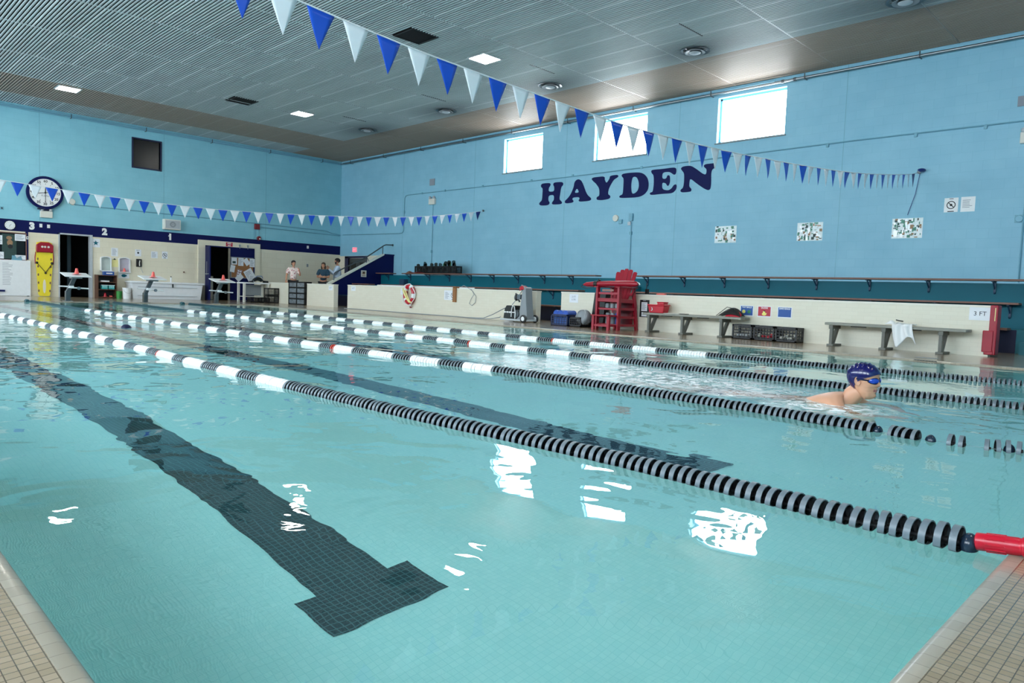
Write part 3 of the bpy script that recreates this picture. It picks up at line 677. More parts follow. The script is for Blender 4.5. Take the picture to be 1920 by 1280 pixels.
mb.tube([(x,27.9,3.04),(x,23.60,2.96),(x,23.42,2.99),(x,23.35,3.08),(x,23.33,4.36),(x,23.25,4.45),(x,23.1,4.475),(x,14.8,4.45),(x,9.6,4.49),(x,6.1,4.52),(x,0.5,4.5)], .016, 8)
for y in (22.2,20.8,18.7,16.3,14.5,11.9,8.9,6.6,4.7,3.4): mb.box((x-.02,y-.03,4.44),(XW,y+.03,4.51))
mb.box((x-.02,23.30,3.75),(XW,23.36,3.86)); origin_to(tag(mb.build('conduit', 'blue_conduit'), 'long blue painted conduit crossing the right wall above the large name', 'conduit'), (x,10,4.5))
mb = MB(); mb.tube([(x,21.5,4.0),(x,21.49,1.3)], .013, 8); mb.box((x-.03,21.47,2.15),(XW,21.54,2.25)); origin_to(tag(mb.build('conduit', 'blue_conduit'), 'thin blue conduit dropping from the emergency light left of the windows', 'conduit'), (x,21.5,1.3))
mb = MB(); mb.tube([(x,12.17,2.9),(x,12.15,1.3)], .014, 8); mb.box((x-.03,12.13,2.55),(XW,12.20,2.64)); origin_to(tag(mb.build('conduit', 'blue_conduit'), 'thin blue conduit dropping to the bleachers behind the red chair', 'conduit'), (x,12.15,1.3))
mb = MB(); mb.tube([(x,2.62,4.0),(x,2.62,1.3)], .014, 8); origin_to(tag(mb.build('conduit', 'blue_conduit'), 'thin blue conduit at the right edge of the view', 'conduit'), (x,2.62,1.3))
y = YW-.022; mb = MB(); mb.tube([(6.5,y,3.21),(11.2,y,3.20),(16.3,y,3.16),(16.6,y,3.08),(XW-.03,y,3.04)], .014, 8); origin_to(tag(mb.build('conduit', 'blue_conduit'), 'upper blue conduit along the far wall above the red fire alarm', 'conduit'), (11,y,3.2))
mb = MB(); mb.tube([(13.24,y,3.05),(XW-.05,y,3.0)], .014, 8); mb.tube([(13.02,y,2.95),(13.02,y,2.62),(12.96,y,2.54)], .012, 8); mb.tube([(13.2,y,2.95),(13.2,y,2.66)], .012, 8); origin_to(tag(mb.build('conduit', 'blue_conduit'), 'lower blue conduit between the red fire alarm and the corner', 'conduit'), (14,y,3.0))

# ================================================================ right wall things
mb0 = None
HAYDEN={'H':[[(15.88,4.28),(15.84,4.33),(15.73,4.34),(15.51,4.33),(15.44,4.3),(15.45,4.24),(15.52,4.17),(15.52,4.05),(15.28,4.04),(15.28,4.19),(15.34,4.26),(15.31,4.32),(15.21,4.33),(14.97,4.32),(14.9,4.28),(14.9,4.22),(14.98,4.16),(15.01,3.96),(15.04,3.77),(14.94,3.7),(14.91,3.64),(14.99,3.61),(15.3,3.62),(15.36,3.65),(15.34,3.71),(15.27,3.77),(15.28,3.93),(15.51,3.93),(15.52,3.77),(15.45,3.7),(15.47,3.64),(15.56,3.61),(15.85,3.62),(15.93,3.67),(15.9,3.73),(15.8,3.79),(15.79,4.02),(15.79,4.18),(15.86,4.22)]],'A':[[(14.46,4.11),(14.44,4.26),(14.37,4.33),(14.27,4.35),(14.16,4.3),(14.07,4.17),(13.94,3.91),(13.85,3.8),(13.75,3.74),(13.72,3.68),(13.8,3.64),(14.2,3.64),(14.24,3.69),(14.19,3.74),(14.23,3.79),(14.46,3.79),(14.5,3.74),(14.43,3.68),(14.47,3.63),(14.74,3.62),(14.81,3.66),(14.79,3.72),(14.69,3.78),(14.57,3.9)],[(14.32,4.08),(14.22,3.93),(14.42,3.93)]],'Y':[[(13.76,4.31),(13.69,4.35),(13.49,4.35),(13.3,4.35),(13.23,4.31),(13.24,4.25),(13.17,4.14),(13.12,4.18),(13.05,4.27),(13.05,4.33),(12.96,4.35),(12.76,4.35),(12.72,4.3),(12.77,4.26),(12.88,4.22),(12.97,4.11),(13.05,3.98),(13.08,3.88),(13.08,3.79),(13.0,3.75),(12.99,3.69),(13.05,3.65),(13.3,3.63),(13.49,3.65),(13.53,3.7),(13.5,3.75),(13.42,3.77),(13.42,3.91),(13.45,4.02),(13.58,4.16),(13.68,4.23)]],'D':[[(12.62,4.32),(12.57,4.36),(12.34,4.37),(11.98,4.35),(11.81,4.29),(11.68,4.16),(11.63,4.0),(11.64,3.83),(11.74,3.71),(11.91,3.64),(12.15,3.63),(12.62,3.65),(12.67,3.69),(12.64,3.73),(12.54,3.75),(12.53,3.96),(12.53,4.22),(12.59,4.27)],[(12.22,4.21),(12.15,4.24),(12.06,4.21),(11.99,4.09),(11.97,3.94),(12.01,3.82),(12.11,3.75),(12.21,3.75),(12.25,3.99)]],'E':[[(11.58,4.35),(11.52,4.38),(11.2,4.37),(10.84,4.38),(10.74,4.35),(10.73,4.25),(10.75,4.18),(10.81,4.17),(10.88,4.22),(10.97,4.27),(11.18,4.27),(11.19,4.11),(11.1,4.08),(11.04,4.11),(11.03,4.17),(10.97,4.18),(10.93,4.14),(10.92,3.97),(10.96,3.88),(11.01,3.88),(11.06,3.96),(11.18,3.99),(11.17,3.8),(10.97,3.75),(10.86,3.8),(10.8,3.89),(10.72,3.91),(10.69,3.84),(10.72,3.74),(10.83,3.66),(11.13,3.67),(11.53,3.66),(11.59,3.7),(11.56,3.74),(11.48,3.75),(11.46,3.99),(11.48,4.22),(11.55,4.28)]],'N':[[(10.6,4.32),(10.55,4.37),(10.43,4.38),(10.27,4.37),(10.08,4.25),(9.89,4.11),(9.8,4.09),(9.79,4.23),(9.87,4.29),(9.89,4.34),(9.83,4.37),(9.66,4.37),(9.55,4.37),(9.51,4.32),(9.55,4.24),(9.62,4.21),(9.65,4.11),(9.63,3.87),(9.64,3.69),(9.71,3.66),(9.83,3.71),(10.06,3.86),(10.28,4.03),(10.3,3.92),(10.3,3.8),(10.22,3.74),(10.23,3.67),(10.32,3.66),(10.51,3.66),(10.58,3.7),(10.56,3.75),(10.49,3.79),(10.47,3.96),(10.48,4.18),(10.55,4.26)]]}
def chaikin(r, k=1):
    for _ in range(k):
        o = []
        for i in range(len(r)):
            a, b = r[i], r[(i+1) % len(r)]
            o += [(a[0]*.78+b[0]*.22, a[1]*.78+b[1]*.22), (a[0]*.22+b[0]*.78, a[1]*.22+b[1]*.78)]
        r = o
    return r
def painted(rings, name, m, parent, d):
    cu = bpy.data.curves.new('t', 'CURVE'); cu.dimensions = '2D'; cu.fill_mode = 'FRONT'
    for r in rings:
        r = chaikin(r, 2); sp = cu.splines.new('POLY'); sp.points.add(len(r)-1); sp.use_cyclic_u = True
        for i, (u, v) in enumerate(r): sp.points[i].co = (-u, v, 0, 1)
    ob = bpy.data.objects.new('t', cu); COL.objects.link(ob)
    dg = bpy.context.evaluated_depsgraph_get(); me = bpy.data.meshes.new_from_object(ob.evaluated_get(dg))
    mb = MB(); mb.add([(XW-d, -v.co.x, v.co.y) for v in me.vertices], [tuple(p.vertices) for p in me.polygons])
    bpy.data.objects.remove(ob); bpy.data.curves.remove(cu); bpy.data.meshes.remove(me)
    return mb.build(name, m, parent, smooth=False)
t = thing('wall_lettering', 'large navy painted name HAYDEN on the light blue block wall', 'lettering', (XW, 12.8, 3.6))
mat('letter_edge', '#CFE6F2', .5)
for ch, rings in HAYDEN.items():
    r = rings[0]; cx = sum(p[0] for p in r)/len(r); cz = sum(p[1] for p in r)/len(r)
    o = painted(rings, 'letter', 'navy_paint', t, .005)
def sheet(name, lab, cat_, pl, w, h, mats, fn=None, group=None, d=.004, border=None):
    """a flat sign or paper of real thickness; fn adds print to it"""
    mb = MB(); slab(mb, pl, w, h, d, 0)
    if fn: fn(mb, pl)
    o = mb.build(name, mats, smooth=False); origin_to(o, pl(0, -h/2, 0)); return tag(o, lab, cat_, group)
def lines(mb, pl, x0, x1, y0, y1, n, mi, d=.0055, rnd=None, th=.35):
    rr = random.Random(int(abs(x0*991+y0*77+n)))
    for i in range(n):
        y = y1-(y1-y0)*(i+.5)/n; hh = (y1-y0)/n*th; xe = x0+(x1-x0)*rr.uniform(.55, 1)
        quad(mb, pl, xe-x0, hh, d, mi, (x0+xe)/2, y)
mat('print_grey', '#8A8F98', .7); mat('print_black', '#202226', .7); mat('sign_blue', '#1D5099', .5); mat('sign_red', '#B8283A', .5); mat('sign_green', '#2A7A50', .5); mat('sign_yellow', '#EDE37A', .5)
mat('photo_green', '#4F8C78', .5, var=.5, vs=14); mat('photo_brown', '#9C7A5A', .5, var=.5, vs=18); mat('photo_white', '#E2F0F2', .4, var=.2, vs=30); mat('photo_dark', '#2C4440', .5, var=.4, vs=22)
def nosmoke(mb, pl, r, cy=0, mi=1, d=.0055, cx=0):
    ringp(mb, pl, r*.8, r, d, mi, cx, cy)
    for s in range(1):
        a = math.radians(135); u = (math.cos(a)*r*.85, math.sin(a)*r*.85); n = (-math.sin(a)*r*.09, math.cos(a)*r*.09)
        mb.add([pl(cx+u[0]+n[0], cy+u[1]+n[1], d), pl(cx-u[0]+n[0], cy-u[1]+n[1], d), pl(cx-u[0]-n[0], cy-u[1]-n[1], d), pl(cx+u[0]-n[0], cy+u[1]-n[1], d)], [(0,1,2,3)], mi)
    disc(mb, pl, r*.3, d, mi, cx, cy, 12)
def collage(seed, w, h, n):
    def f(mb, pl):
        rr = random.Random(seed)
        for i in range(n):
            a, b = rr.uniform(.02, .07), rr.uniform(.02, .09); u, v = rr.uniform(-w/2+a/2, w/2-a/2), rr.uniform(-h/2+b/2, h/2-b/2)
            quad(mb, pl, a, b, .005+i*.00012, rr.choice((1,1,2,3,0,4,4,0)), u, v)
        for i in range(6): quad(mb, pl, .012, h*.8, .0075, 4, rr.uniform(-w*.15, w*.15), rr.uniform(-.02,.02))
        for s in range(4): quad(mb, pl, w*.9, .008, .0078, 4, 0, -h/2+.05+s*.1)
    return f
CM = ['photo_white', 'photo_green', 'photo_brown', 'photo_dark', 'white_gloss']
sheet('photo_collage', 'leftmost wrinkled photo collage sheet on the blue wall, right of the large name', 'poster', onX(XW, 9.13, 2.465), .62, .44, CM, collage(3,.62,.44,110), 'laminated photo collages on the blue wall')
sheet('photo_collage', 'middle wrinkled photo collage sheet of the row of three on the blue wall', 'poster', onX(XW, 6.90, 2.462), .62, .44, CM, collage(8,.62,.44,130), 'laminated photo collages on the blue wall')
sheet('photo_collage', 'rightmost wrinkled photo collage sheet, below the end of the nearer pennant line', 'poster', onX(XW, 4.745, 2.462), .62, .44, CM, collage(12,.62,.44,150), 'laminated photo collages on the blue wall')
sheet('no_diving_sign', 'white prohibition sign with a barred circle beside a plain notice on the blue wall', 'sign', onX(XW, 3.92, 2.92), .26, .30, ['white', 'print_black'], lambda mb, pl: (nosmoke(mb, pl, .085), quad(mb, pl, .12, .018, .0055, 1, 0, -.135), quad(mb, pl, .08, .012, .0055, 1, 0, .13)))
sheet('paper_notice', 'wrinkled white notice at the right end of the blue wall, beside the barred circle sign', 'notice', onX(XW, 3.61, 2.92), .26, .31, ['white', 'print_grey'], lambda mb, pl: lines(mb, pl, -.10, .10, -.08, .10, 6, 1))
def elight(lab, pl, grp='emergency lights'):
    p = pl(0, 0, 0); t = thing('emergency_light', lab, 'emergency light', p, grp)
    mb = MB(); slab(mb, pl, .36, .22, .09); mb.build('housing', 'off_white', t, bevel=.012)
    for s in (-1, 1):
        a = pl(s*.12, .15, .07); mb = MB(); mb.ball(a, .055, (1,1,1), 12, 8); b = pl(s*.12, .10, .05); mb.tube([b, a], .02, 8); mb.build('lamp_head', 'grey_light', t)
    return t
elight('white emergency light with two lamp heads on the right wall left of the windows', onX(XW, 21.52, 4.11))
elight('white emergency light below the pace clock on the far wall', onY(YW, 5.67, 2.78))
elight('white emergency light cut off by the right edge of the view', onX(XW, 2.60, 4.17))
sheet('vent_plate', 'small tan vent plate above the emergency light on the right wall', 'vent', onX(XW, 21.6, 4.86), .30, .25, ['wood_tan'] if 'wood_tan' in M else ['print_grey'], d=.02)
sheet('vent_plate', 'small brown vent plate high at the right edge of the view', 'vent', onX(XW, 2.72, 4.91), .32, .20, ['print_grey'], d=.02)
t = thing('wall_bell', 'round white wall alarm with a small blue box, under the large name', 'alarm', (XW, 12.745, 3.06))
mb = MB(); disc(mb, onX(XW, 12.745, 3.06), .10, .05, d0=0); mb.build('bell', 'off_white', t, bevel=.01); mb = MB(); slab(mb, onX(XW, 12.56, 2.95), .12, .12, .05); mb.build('back_box', 'blue_conduit', t)
t = thing('switch_box', 'pale blue electrical box with a smaller box hanging under it, right of the round alarm', 'switch box', (XW, 12.18, 3.05))
mb = MB(); slab(mb, onX(XW, 12.18, 3.06), .13, .22, .06); mb.build('upper_box', 'blue_conduit', t, bevel=.004); mb = MB(); slab(mb, onX(XW, 12.23, 2.88), .10, .10, .05); mb.build('lower_box', 'grey_light', t)
t = thing('wall_bell', 'round pale blue fitting on the wall at the right edge of the view', 'alarm', (XW, 2.69, 2.57))
mb = MB(); disc(mb, onX(XW, 2.69, 2.57), .07, .05, d0=0); mb.build('bell', 'blue_conduit', t, bevel=.01); mb = MB(); slab(mb, onX(XW, 2.69, 2.57), .16, .16, .02); mb.build('back_box', 'blue_conduit', t)
m, N, K, B = newmat('exit_glow'); B.inputs['Base Color'].default_value = srgb('#E05060'); B.inputs['Emission Color'].default_value = srgb('#F04858'); B.inputs['Emission Strength'].default_value = 1.0
t = thing('exit_sign', 'small glowing red EXIT sign above the grey double door', 'exit sign', (XW, 26.86, 2.35))
pl = onX(XW, 26.86, 2.355); mb = MB(); slab(mb, pl, .33, .22, .06); mb.build('housing', 'white', t, bevel=.006); mb = MB(); slab(mb, pl, .30, .18, .064, 0, d0=.06); text_bm(mb, 'EXIT', .13, pl, 1, .066, .003); mb.build('face', ['exit_glow', 'white'], t, smooth=False)
# notices on the knee wall
def depth_sign(lab, y, z, w, h, txt, size, m='print_black'):
    sheet('depth_sign', lab, 'sign', onX(XK, y, z), w, h, ['paper', m], lambda mb, pl: text_bm(mb, txt, size, pl, 1, .0055))
depth_sign('white paper depth sign reading 3 FT beside the red padded post', 2.30, .652, .29, .20, '3 FT', .095)
depth_sign('white paper depth sign behind the blue float crate, reading 3 FT 6 IN', 10.495, .638, .27, .20, '3 FT\n6 IN', .068, 'print_grey')
depth_sign('white paper depth sign left of the ring buoy, reading 3 FT 6 IN', 17.21, .635, .24, .18, '3 FT\n6 IN', .068, 'print_grey')
depth_sign('white paper depth sign reading 4 FT just right of the bleacher entry', 19.945, .67, .26, .155, '4 FT', .085, 'print_grey')
depth_sign('white paper depth sign reading 4 FT just left of the bleacher entry', 21.365, .655, .25, .155, '4 FT', .085, 'print_grey')
def bin_sign(lab, y, col, txt, fn):
    sheet('toy_sign', lab, 'sign', onX(XK, y, .532), .272, .205, ['paper', col, 'white', 'sign_yellow', 'sign_green', 'print_black', 'red'], lambda mb, pl: (slab(mb, pl, .245, .175, .0048, 1, 0, .004), text_bm(mb, txt, .04, lambda u, v, w: pl(u, v+.068, w), 2, .006, .0012), fn(mb, pl)), 'toy bin signs over the crates')
bin_sign('blue sign with yellow and green balls, left of the three over the crates', 6.142, 'sign_blue', 'TOY BALLS', lambda mb, pl: (disc(mb, pl, .034, .006, 3, -.06, -.015), disc(mb, pl, .034, .006, 4, .05, -.015)))
def duck(mb, pl):
    disc(mb, pl, .038, .006, 3, .0, -.045, sx=1.2, sy=.75); disc(mb, pl, .022, .0062, 3, -.005, -.005); mb.add([pl(-.03,-.01,.0064), pl(-.045,-.018,.0064), pl(-.028,-.022,.0064)], [(0,1,2)], 6)
    disc(mb, pl, .018, .0064, 5, .003, .012, sx=1.2, sy=.55); mb.add([pl(.02,-.04,.0062), pl(.055,-.02,.0062), pl(.04,-.05,.0062)], [(0,1,2)], 3)
bin_sign('red sign with a yellow duck, middle of the three over the crates', 5.788, 'sign_red', 'DUCKS', duck)
bin_sign('plain blue sign, right of the three over the crates', 5.394, 'sign_blue', 'DIVE RINGS', lambda mb, pl: (ringp(mb, pl, .018, .021, .006, 1, 0, -.02)))
sheet('paper_notice', 'white paper notice beside the barred circle sign on the low wall, left of the board', 'notice', onX(XK, 15.13, .583), .28, .27, ['paper', 'print_grey'], lambda mb, pl: lines(mb, pl, -.09, .09, -.10, .09, 7, 1))
sheet('no_smoking_sign', 'white sign with a black barred circle beside the wooden board on the low wall', 'sign', onX(XK, 14.895, .585), .19, .27, ['paper', 'print_black'], lambda mb, pl: (nosmoke(mb, pl, .075), quad(mb, pl, .09, .012, .0055, 1, 0, -.115), quad(mb, pl, .06, .01, .0055, 1, 0, .115)))
sheet('paper_notice', 'tan notice with a dark picture on the navy stair wall', 'notice', onY(24.0, 15.62, 1.265), .25, .26, ['sign_tan' if 'sign_tan' in M else 'off_white', 'photo_brown', 'print_black'], lambda mb, pl: (quad(mb, pl, .14, .12, .0055, 1, 0, .03), disc(mb, pl, .035, .006, 2, 0, .04), quad(mb, pl, .16, .03, .0055, 1, 0, -.08)))

# ================================================================ far wall things
t = thing('pace_clock', 'large round pace clock with blue rim on the far wall above lane 3', 'clock', (5.62, YW, 3.49))
def clk(u, v, w):   # the face leans forward a little at the top
    return (5.62+u, YW-.10-w-(v+.55)*.10, 3.49+v)
mb = MB(); n = 40
for k in range(1): pass
vs = []; R0, R1 = .455, .535
for k in range(n):
    a = 2*math.pi*k/n
    for r, w in ((R0, .035), (R1, .03), (R1+.01, 0), (R1, -.09), (R0, -.09)): vs.append(clk(r*math.cos(a), r*math.sin(a), w))
mb.add(vs, [(k*5+j, ((k+1) % n)*5+j, ((k+1) % n)*5+(j+1) % 5, k*5+(j+1) % 5) for k in range(n) for j in range(5)])
mb.build('rim', 'navy_paint', t)
mb = MB(); disc(mb, clk, .46, .02, 0, seg=40, d0=-.08)
for k, s in enumerate(('60','5','10','15','20','25','30','35','40','45','50','55')):
    a = math.pi/2-k*math.pi/6; text_bm(mb, s, .115, lambda u, v, w, a=a: clk(u+.375*math.cos(a), v+.375*math.sin(a), w), 1, .0225, .003)
    for r in (.27,): mb.add([clk(r*math.cos(a)-.006*math.sin(a), r*math.sin(a)+.006*math.cos(a), .022), clk(r*math.cos(a)+.006*math.sin(a), r*math.sin(a)-.006*math.cos(a), .022), clk((r+.04)*math.cos(a)+.006*math.sin(a), (r+.04)*math.sin(a)-.006*math.cos(a), .022), clk((r+.04)*math.cos(a)-.006*math.sin(a), (r+.04)*math.sin(a)+.006*math.cos(a), .022)], [(0,1,2,3)], 1)
text_bm(mb, 'Kiefer', .10, lambda u, v, w: clk(u+.01, v-.10, w), 2, .0222)
mb.build('dial', ['white', 'print_black', 'print_grey'], t, smooth=False)
def hand(a, l0, l1, wd, m):
    a = math.radians(90-a); c, s = math.cos(a), math.sin(a); mb = MB()
    v = [clk(r*c-q*s, r*s+q*c, w) for w in (.026, .030) for r, q in ((-l0,-wd), (l1,-wd*.4), (l1,wd*.4), (-l0,wd))]
    mb.add(v, [(0,1,2,3),(7,6,5,4),(0,4,5,1),(1,5,6,2),(2,6,7,3),(3,7,4,0)]); mb.build('hand', m, t)
hand(80, .22, .34, .012, 'print_black'); hand(178, .10, .36, .010, 'print_black'); hand(0, .02, .17, .02, 'print_black')
mb = MB(); disc(mb, clk, .03, .035, d0=.02); mb.build('hub', 'print_black', t)
mb = MB(); mb.box((5.42, YW-.14, 2.93), (5.62, YW, 2.99)); mb.box((5.5, YW-.10, 2.9), (5.75, YW-.02, 2.96)); mb.build('bracket', 'navy_dark', t)
t = thing('wall_bell', 'round white bell at the left end of the conduit beside the pace clock', 'alarm', (6.44, YW, 3.30))
mb = MB(); disc(mb, onY(YW, 6.44, 3.30), .10, .06, d0=0); mb.build('bell', 'off_white', t, bevel=.012); mb = MB(); slab(mb, onY(YW, 6.47, 3.22), .08, .08, .03); mb.build('back_box', 'off_white', t)
t = thing('wall_clock', 'small round white clock on the navy stripe, left of the number 3', 'clock', (4.647, YW, 2.32))
pl = onY(YW, 4.647, 2.325); mb = MB(); disc(mb, pl, .155, .035, d0=0); mb.build('case', 'print_black', t)
mb = MB(); disc(mb, pl, .142, .037)
for k in range(12): quad(mb, lambda u, v, w, a=k*math.pi/6: pl(math.cos(a)*.115+u, math.sin(a)*.115+v, w), .014, .014, .0375, 1)
for a, l in ((.75, .10), (-1.9, .08)): mb.add([pl(-.005*math.sin(a), .005*math.cos(a), .039), pl(.005*math.sin(a), -.005*math.cos(a), .039), pl(l*math.cos(a), l*math.sin(a), .039)], [(0,1,2)], 1)
mb.build('dial', ['white', 'print_black'], t, smooth=False)
def number(s, x, lab):
    mb = MB(); text_bm(mb, s, .30, onY(YW, x, 2.345), 0, .008, .022)
    if s == '1': mb.add([onY(YW, x, 2.345)(u, v, .0085) for u, v in ((-.065,.055),(.0,.105),(.0,.04),(-.065,.02))], [(0,1,2,3)], 0)
    o = mb.build('lane_number', 'white', smooth=False); origin_to(o, (x, YW, 2.24)); tag(o, lab, 'lane number', 'lane numbers on the navy stripe')
number('3', 5.265, 'large white 3 painted between the small clock and two white plates'); number('2', 7.46, 'large white 2 painted above the teal star paper'); number('1', 9.70, 'large white 1 painted under the cream loudspeaker')
sheet('white_plate', 'left of the two small white plates beside the number 3', 'plate', onY(YW, 5.52, 2.395), .08, .12, ['white'], d=.015)
sheet('white_plate', 'right of the two small white plates beside the number 3', 'plate', onY(YW, 5.743, 2.388), .085, .115, ['white'], d=.015)
sheet('white_plate', 'small white plate on the navy stripe above the standing people', 'plate', onY(YW, 15.44, 2.38), .09, .12, ['white'], d=.015)
sheet('wall_socket', 'small grey socket plate on the cream wall between the standing women', 'socket', onY(YW, 15.44, 1.585), .08, .13, ['grey'], d=.015)
sheet('wall_socket', 'small round-eyed box high on the blue wall at the left edge of the view', 'socket', onY(YW, 4.437, 2.86), .10, .10, ['blue_conduit', 'print_black'], lambda mb, pl: disc(mb, pl, .025, .016, 1), d=.015)
t = thing('loudspeaker', 'cream square loudspeaker on the far wall above the number 1', 'loudspeaker', (9.71, YW, 2.62))
pl = onY(YW, 9.71, 2.81); mb = MB(); slab(mb, pl, .60, .38, .24); mb.build('cabinet', 'off_white', t, bevel=.015)
mb = MB(); slab(mb, pl, .52, .30, .25, 0, d0=.24)
for i in range(16): quad(mb, pl, .008, .29, .2505, 1, -.24+i*.032)
ringp(mb, pl, .05, .11, .252, 1); disc(mb, pl, .03, .252, 1); mb.build('grille', ['grey_light', 'grey'], t, smooth=False)
t = thing('fire_alarm', 'red fire alarm horn on the far wall with conduit to the corner', 'fire alarm', (13.11, YW, 3.05))
mb = MB(); slab(mb, onY(YW, 13.11, 3.05), .22, .22, .08); mb.build('horn', 'red_dark', t, bevel=.01); mb = MB(); slab(mb, onY(YW, 13.11, 3.05), .15, .15, .095, d0=.08); mb.build('grille', 'red_dark', t)
t = thing('fire_alarm', 'small round red strobe below the red horn on the navy stripe', 'fire alarm', (13.2, YW, 2.58))
mb = MB(); disc(mb, onY(YW, 13.2, 2.585), .085, .07, d0=0); mb.build('base', 'red_dark', t, bevel=.01); mb = MB(); mb.ball((13.22, YW-.08, 2.56), .03); mb.build('lens', 'white', t)
sheet('aed_sign', 'small red AED sign above the blue double door', 'sign', onY(YW-.06, 11.95, 2.235), .27, .16, ['sign_red', 'white'], lambda mb, pl: (text_bm(mb, 'AED', .085, lambda u, v, w: pl(u, v+.035, w), 1, .0055, .002), quad(mb, pl, .12, .03, .0055, 1, 0, -.045)))
for x, l in ((12.37, 'left of the two thin steel hooks above the bulletin board'), (12.71, 'right of the two thin steel hooks above the bulletin board')):
    mb = MB(); mb.box((x-.01, YW-.10, 2.10), (x+.01, YW-.06, 2.26)); mb.box((x-.025, YW-.11, 2.2), (x+.025, YW-.06, 2.26)); origin_to(tag(mb.build('door_hook', 'steel'), l, 'hook'), (x, YW-.08, 2.1))
# bulletin board on the door leaf
YB = YW-.075
t = thing('bulletin_board', 'cork bulletin board hung on the blue door, crowded with papers', 'bulletin board', (12.55, YB, 1.2))
mb = MB(); slab(mb, onY(YB+.028, 12.52, 1.33), .98, .82, .02); mb.build('cork_panel', 'cork', t)
mb = MB(); pl = onY(YB+.028, 12.52, 1.33)
for a in (-.41, .41): slab(mb, pl, 1.02, .03, .03, 0, 0, a)
for a in (-.49, .49): slab(mb, pl, .03, .85, .03, 0, a, 0)
mb.build('frame', 'grey', t)
def rotpl(pl, a): c, s = math.cos(a), math.sin(a); return lambda u, v, w: pl(u*c-v*s, u*s+v*c, w)
PB = [(12.16,1.60,.22,.30,.02,'upper left white paper with a dark photo on the bulletin board',1), (12.43,1.57,.22,.32,-.03,'printed white page at the top middle of the bulletin board',2), (12.67,1.58,.20,.28,.62,'tilted white page at the top of the bulletin board',0), (12.90,1.55,.22,.34,.0,'white page at the top right of the bulletin board',2),
      (12.08,1.28,.19,.28,-.18,'white page hanging off the left edge of the bulletin board',0), (12.35,1.10,.20,.30,-.22,'red bordered sheet of small pictures on the bulletin board',3), (12.36,.93,.30,.22,.75,'tilted white page at the bottom left of the bulletin board',0), (12.78,1.08,.36,.42,.55,'large wrinkled white sheet low on the bulletin board',2), (12.88,.92,.26,.30,-.1,'rumpled white sheet at the bottom right of the bulletin board',2)]
for i, (x, z, w, h, a, lab_, k) in enumerate(PB):
    def fn(mb, pl, w=w, h=h, k=k):
        if k == 1: quad(mb, pl, w*.6, h*.3, .0052, 1, -.01, -h*.2)
        if k == 2: lines(mb, pl, -w*.38, w*.38, -h*.4, h*.35, 6, 2, .0052)
        if k == 3: slab(mb, pl, w*.96, h*.96, .0045, 3); [quad(mb, pl, w*.36, h*.22, .0052, 0, u*w*.22, v*h*.3) for u in (-1,1) for v in (-1,0,1)]
    sheet('pinned_paper', lab_, 'paper', rotpl(onY(YB+.008-i*.006, x, z), a), w, h, ['paper', 'photo_dark', 'print_grey', 'red_dark'], fn, 'papers pinned on the bulletin board')
# papers and fixtures on the cream wall
def star(mb, pl): mb.add([pl(math.sin(2*math.pi*k/10)*(.1 if k % 2 == 0 else .04), math.cos(2*math.pi*k/10)*(.1 if k % 2 == 0 else .04), .0055) for k in range(10)], [tuple(range(10))], 1)
sheet('star_sign', 'white paper with a teal star beside the dark doorway', 'sign', onY(YW, 7.18, 1.935), .26, .30, ['paper', 'teal_paint'], star)
sheet('paper_notice', 'white paper notice above the yellow paper between the arched shelves', 'notice', onY(YW, 7.785, 1.655), .22, .30, ['paper', 'print_grey'], lambda mb, pl: lines(mb, pl, -.08, .08, -.12, .12, 8, 1))
sheet('yellow_paper', 'yellow house-shaped paper between the arched shelves', 'notice', onY(YW, 7.785, 1.25), .22, .26, ['yellow_pale', 'print_black'], lambda mb, pl: mb.add([pl(-.06,.12,.0055), pl(.06,.12,.0055), pl(0,.19,.0055)], [(0,1,2)], 1), d=.006)
sheet('paper_notice', 'white notice with a black dot above the dark wall phone', 'notice', onY(YW, 8.575, 1.68), .21, .25, ['paper', 'print_black'], lambda mb, pl: (disc(mb, pl, .035, .0055, 1), lines(mb, pl, -.06,.06,.06,.11,2,1)))
sheet('paper_notice', 'white paper of fine print left of the round symbol on the cream wall', 'notice', onY(YW, 9.14, 1.645), .23, .25, ['paper', 'print_grey'], lambda mb, pl: lines(mb, pl, -.09, .09, -.10, .10, 6, 1))
sheet('no_smoking_sign', 'white sign with a black barred circle on the cream wall above the chest', 'sign', onY(YW, 9.51, 1.655), .20, .27, ['paper', 'print_black'], lambda mb, pl: (nosmoke(mb, pl, .08), quad(mb, pl, .09, .014, .0055, 1, 0, -.115)))
t = thing('wall_phone', 'dark wall box with a cord on the cream wall above the chest', 'phone', (8.595, YW, 1.17))
mb = MB(); slab(mb, onY(YW, 8.595, 1.31), .18, .29, .06); mb.build('box', 'black', t, bevel=.008); mb = MB(); mb.tube([(8.60,YW-.09,1.2),(8.59,YW-.10,1.3),(8.61,YW-.09,1.4)], .018, 8); mb.build('handset', 'off_white', t)
mb = MB(); mb.tube([(8.64,YW-.07,1.17),(8.68,YW-.05,1.07),(8.74,YW-.02,.95)], .008, 6); mb.build('cord', 'grey_light', t)
sheet('round_fitting', 'small brown round knob on the cream wall above the chest', 'fitting', onY(YW, 10.21, 1.05), .05, .05, ['brown_wood'], d=.04)
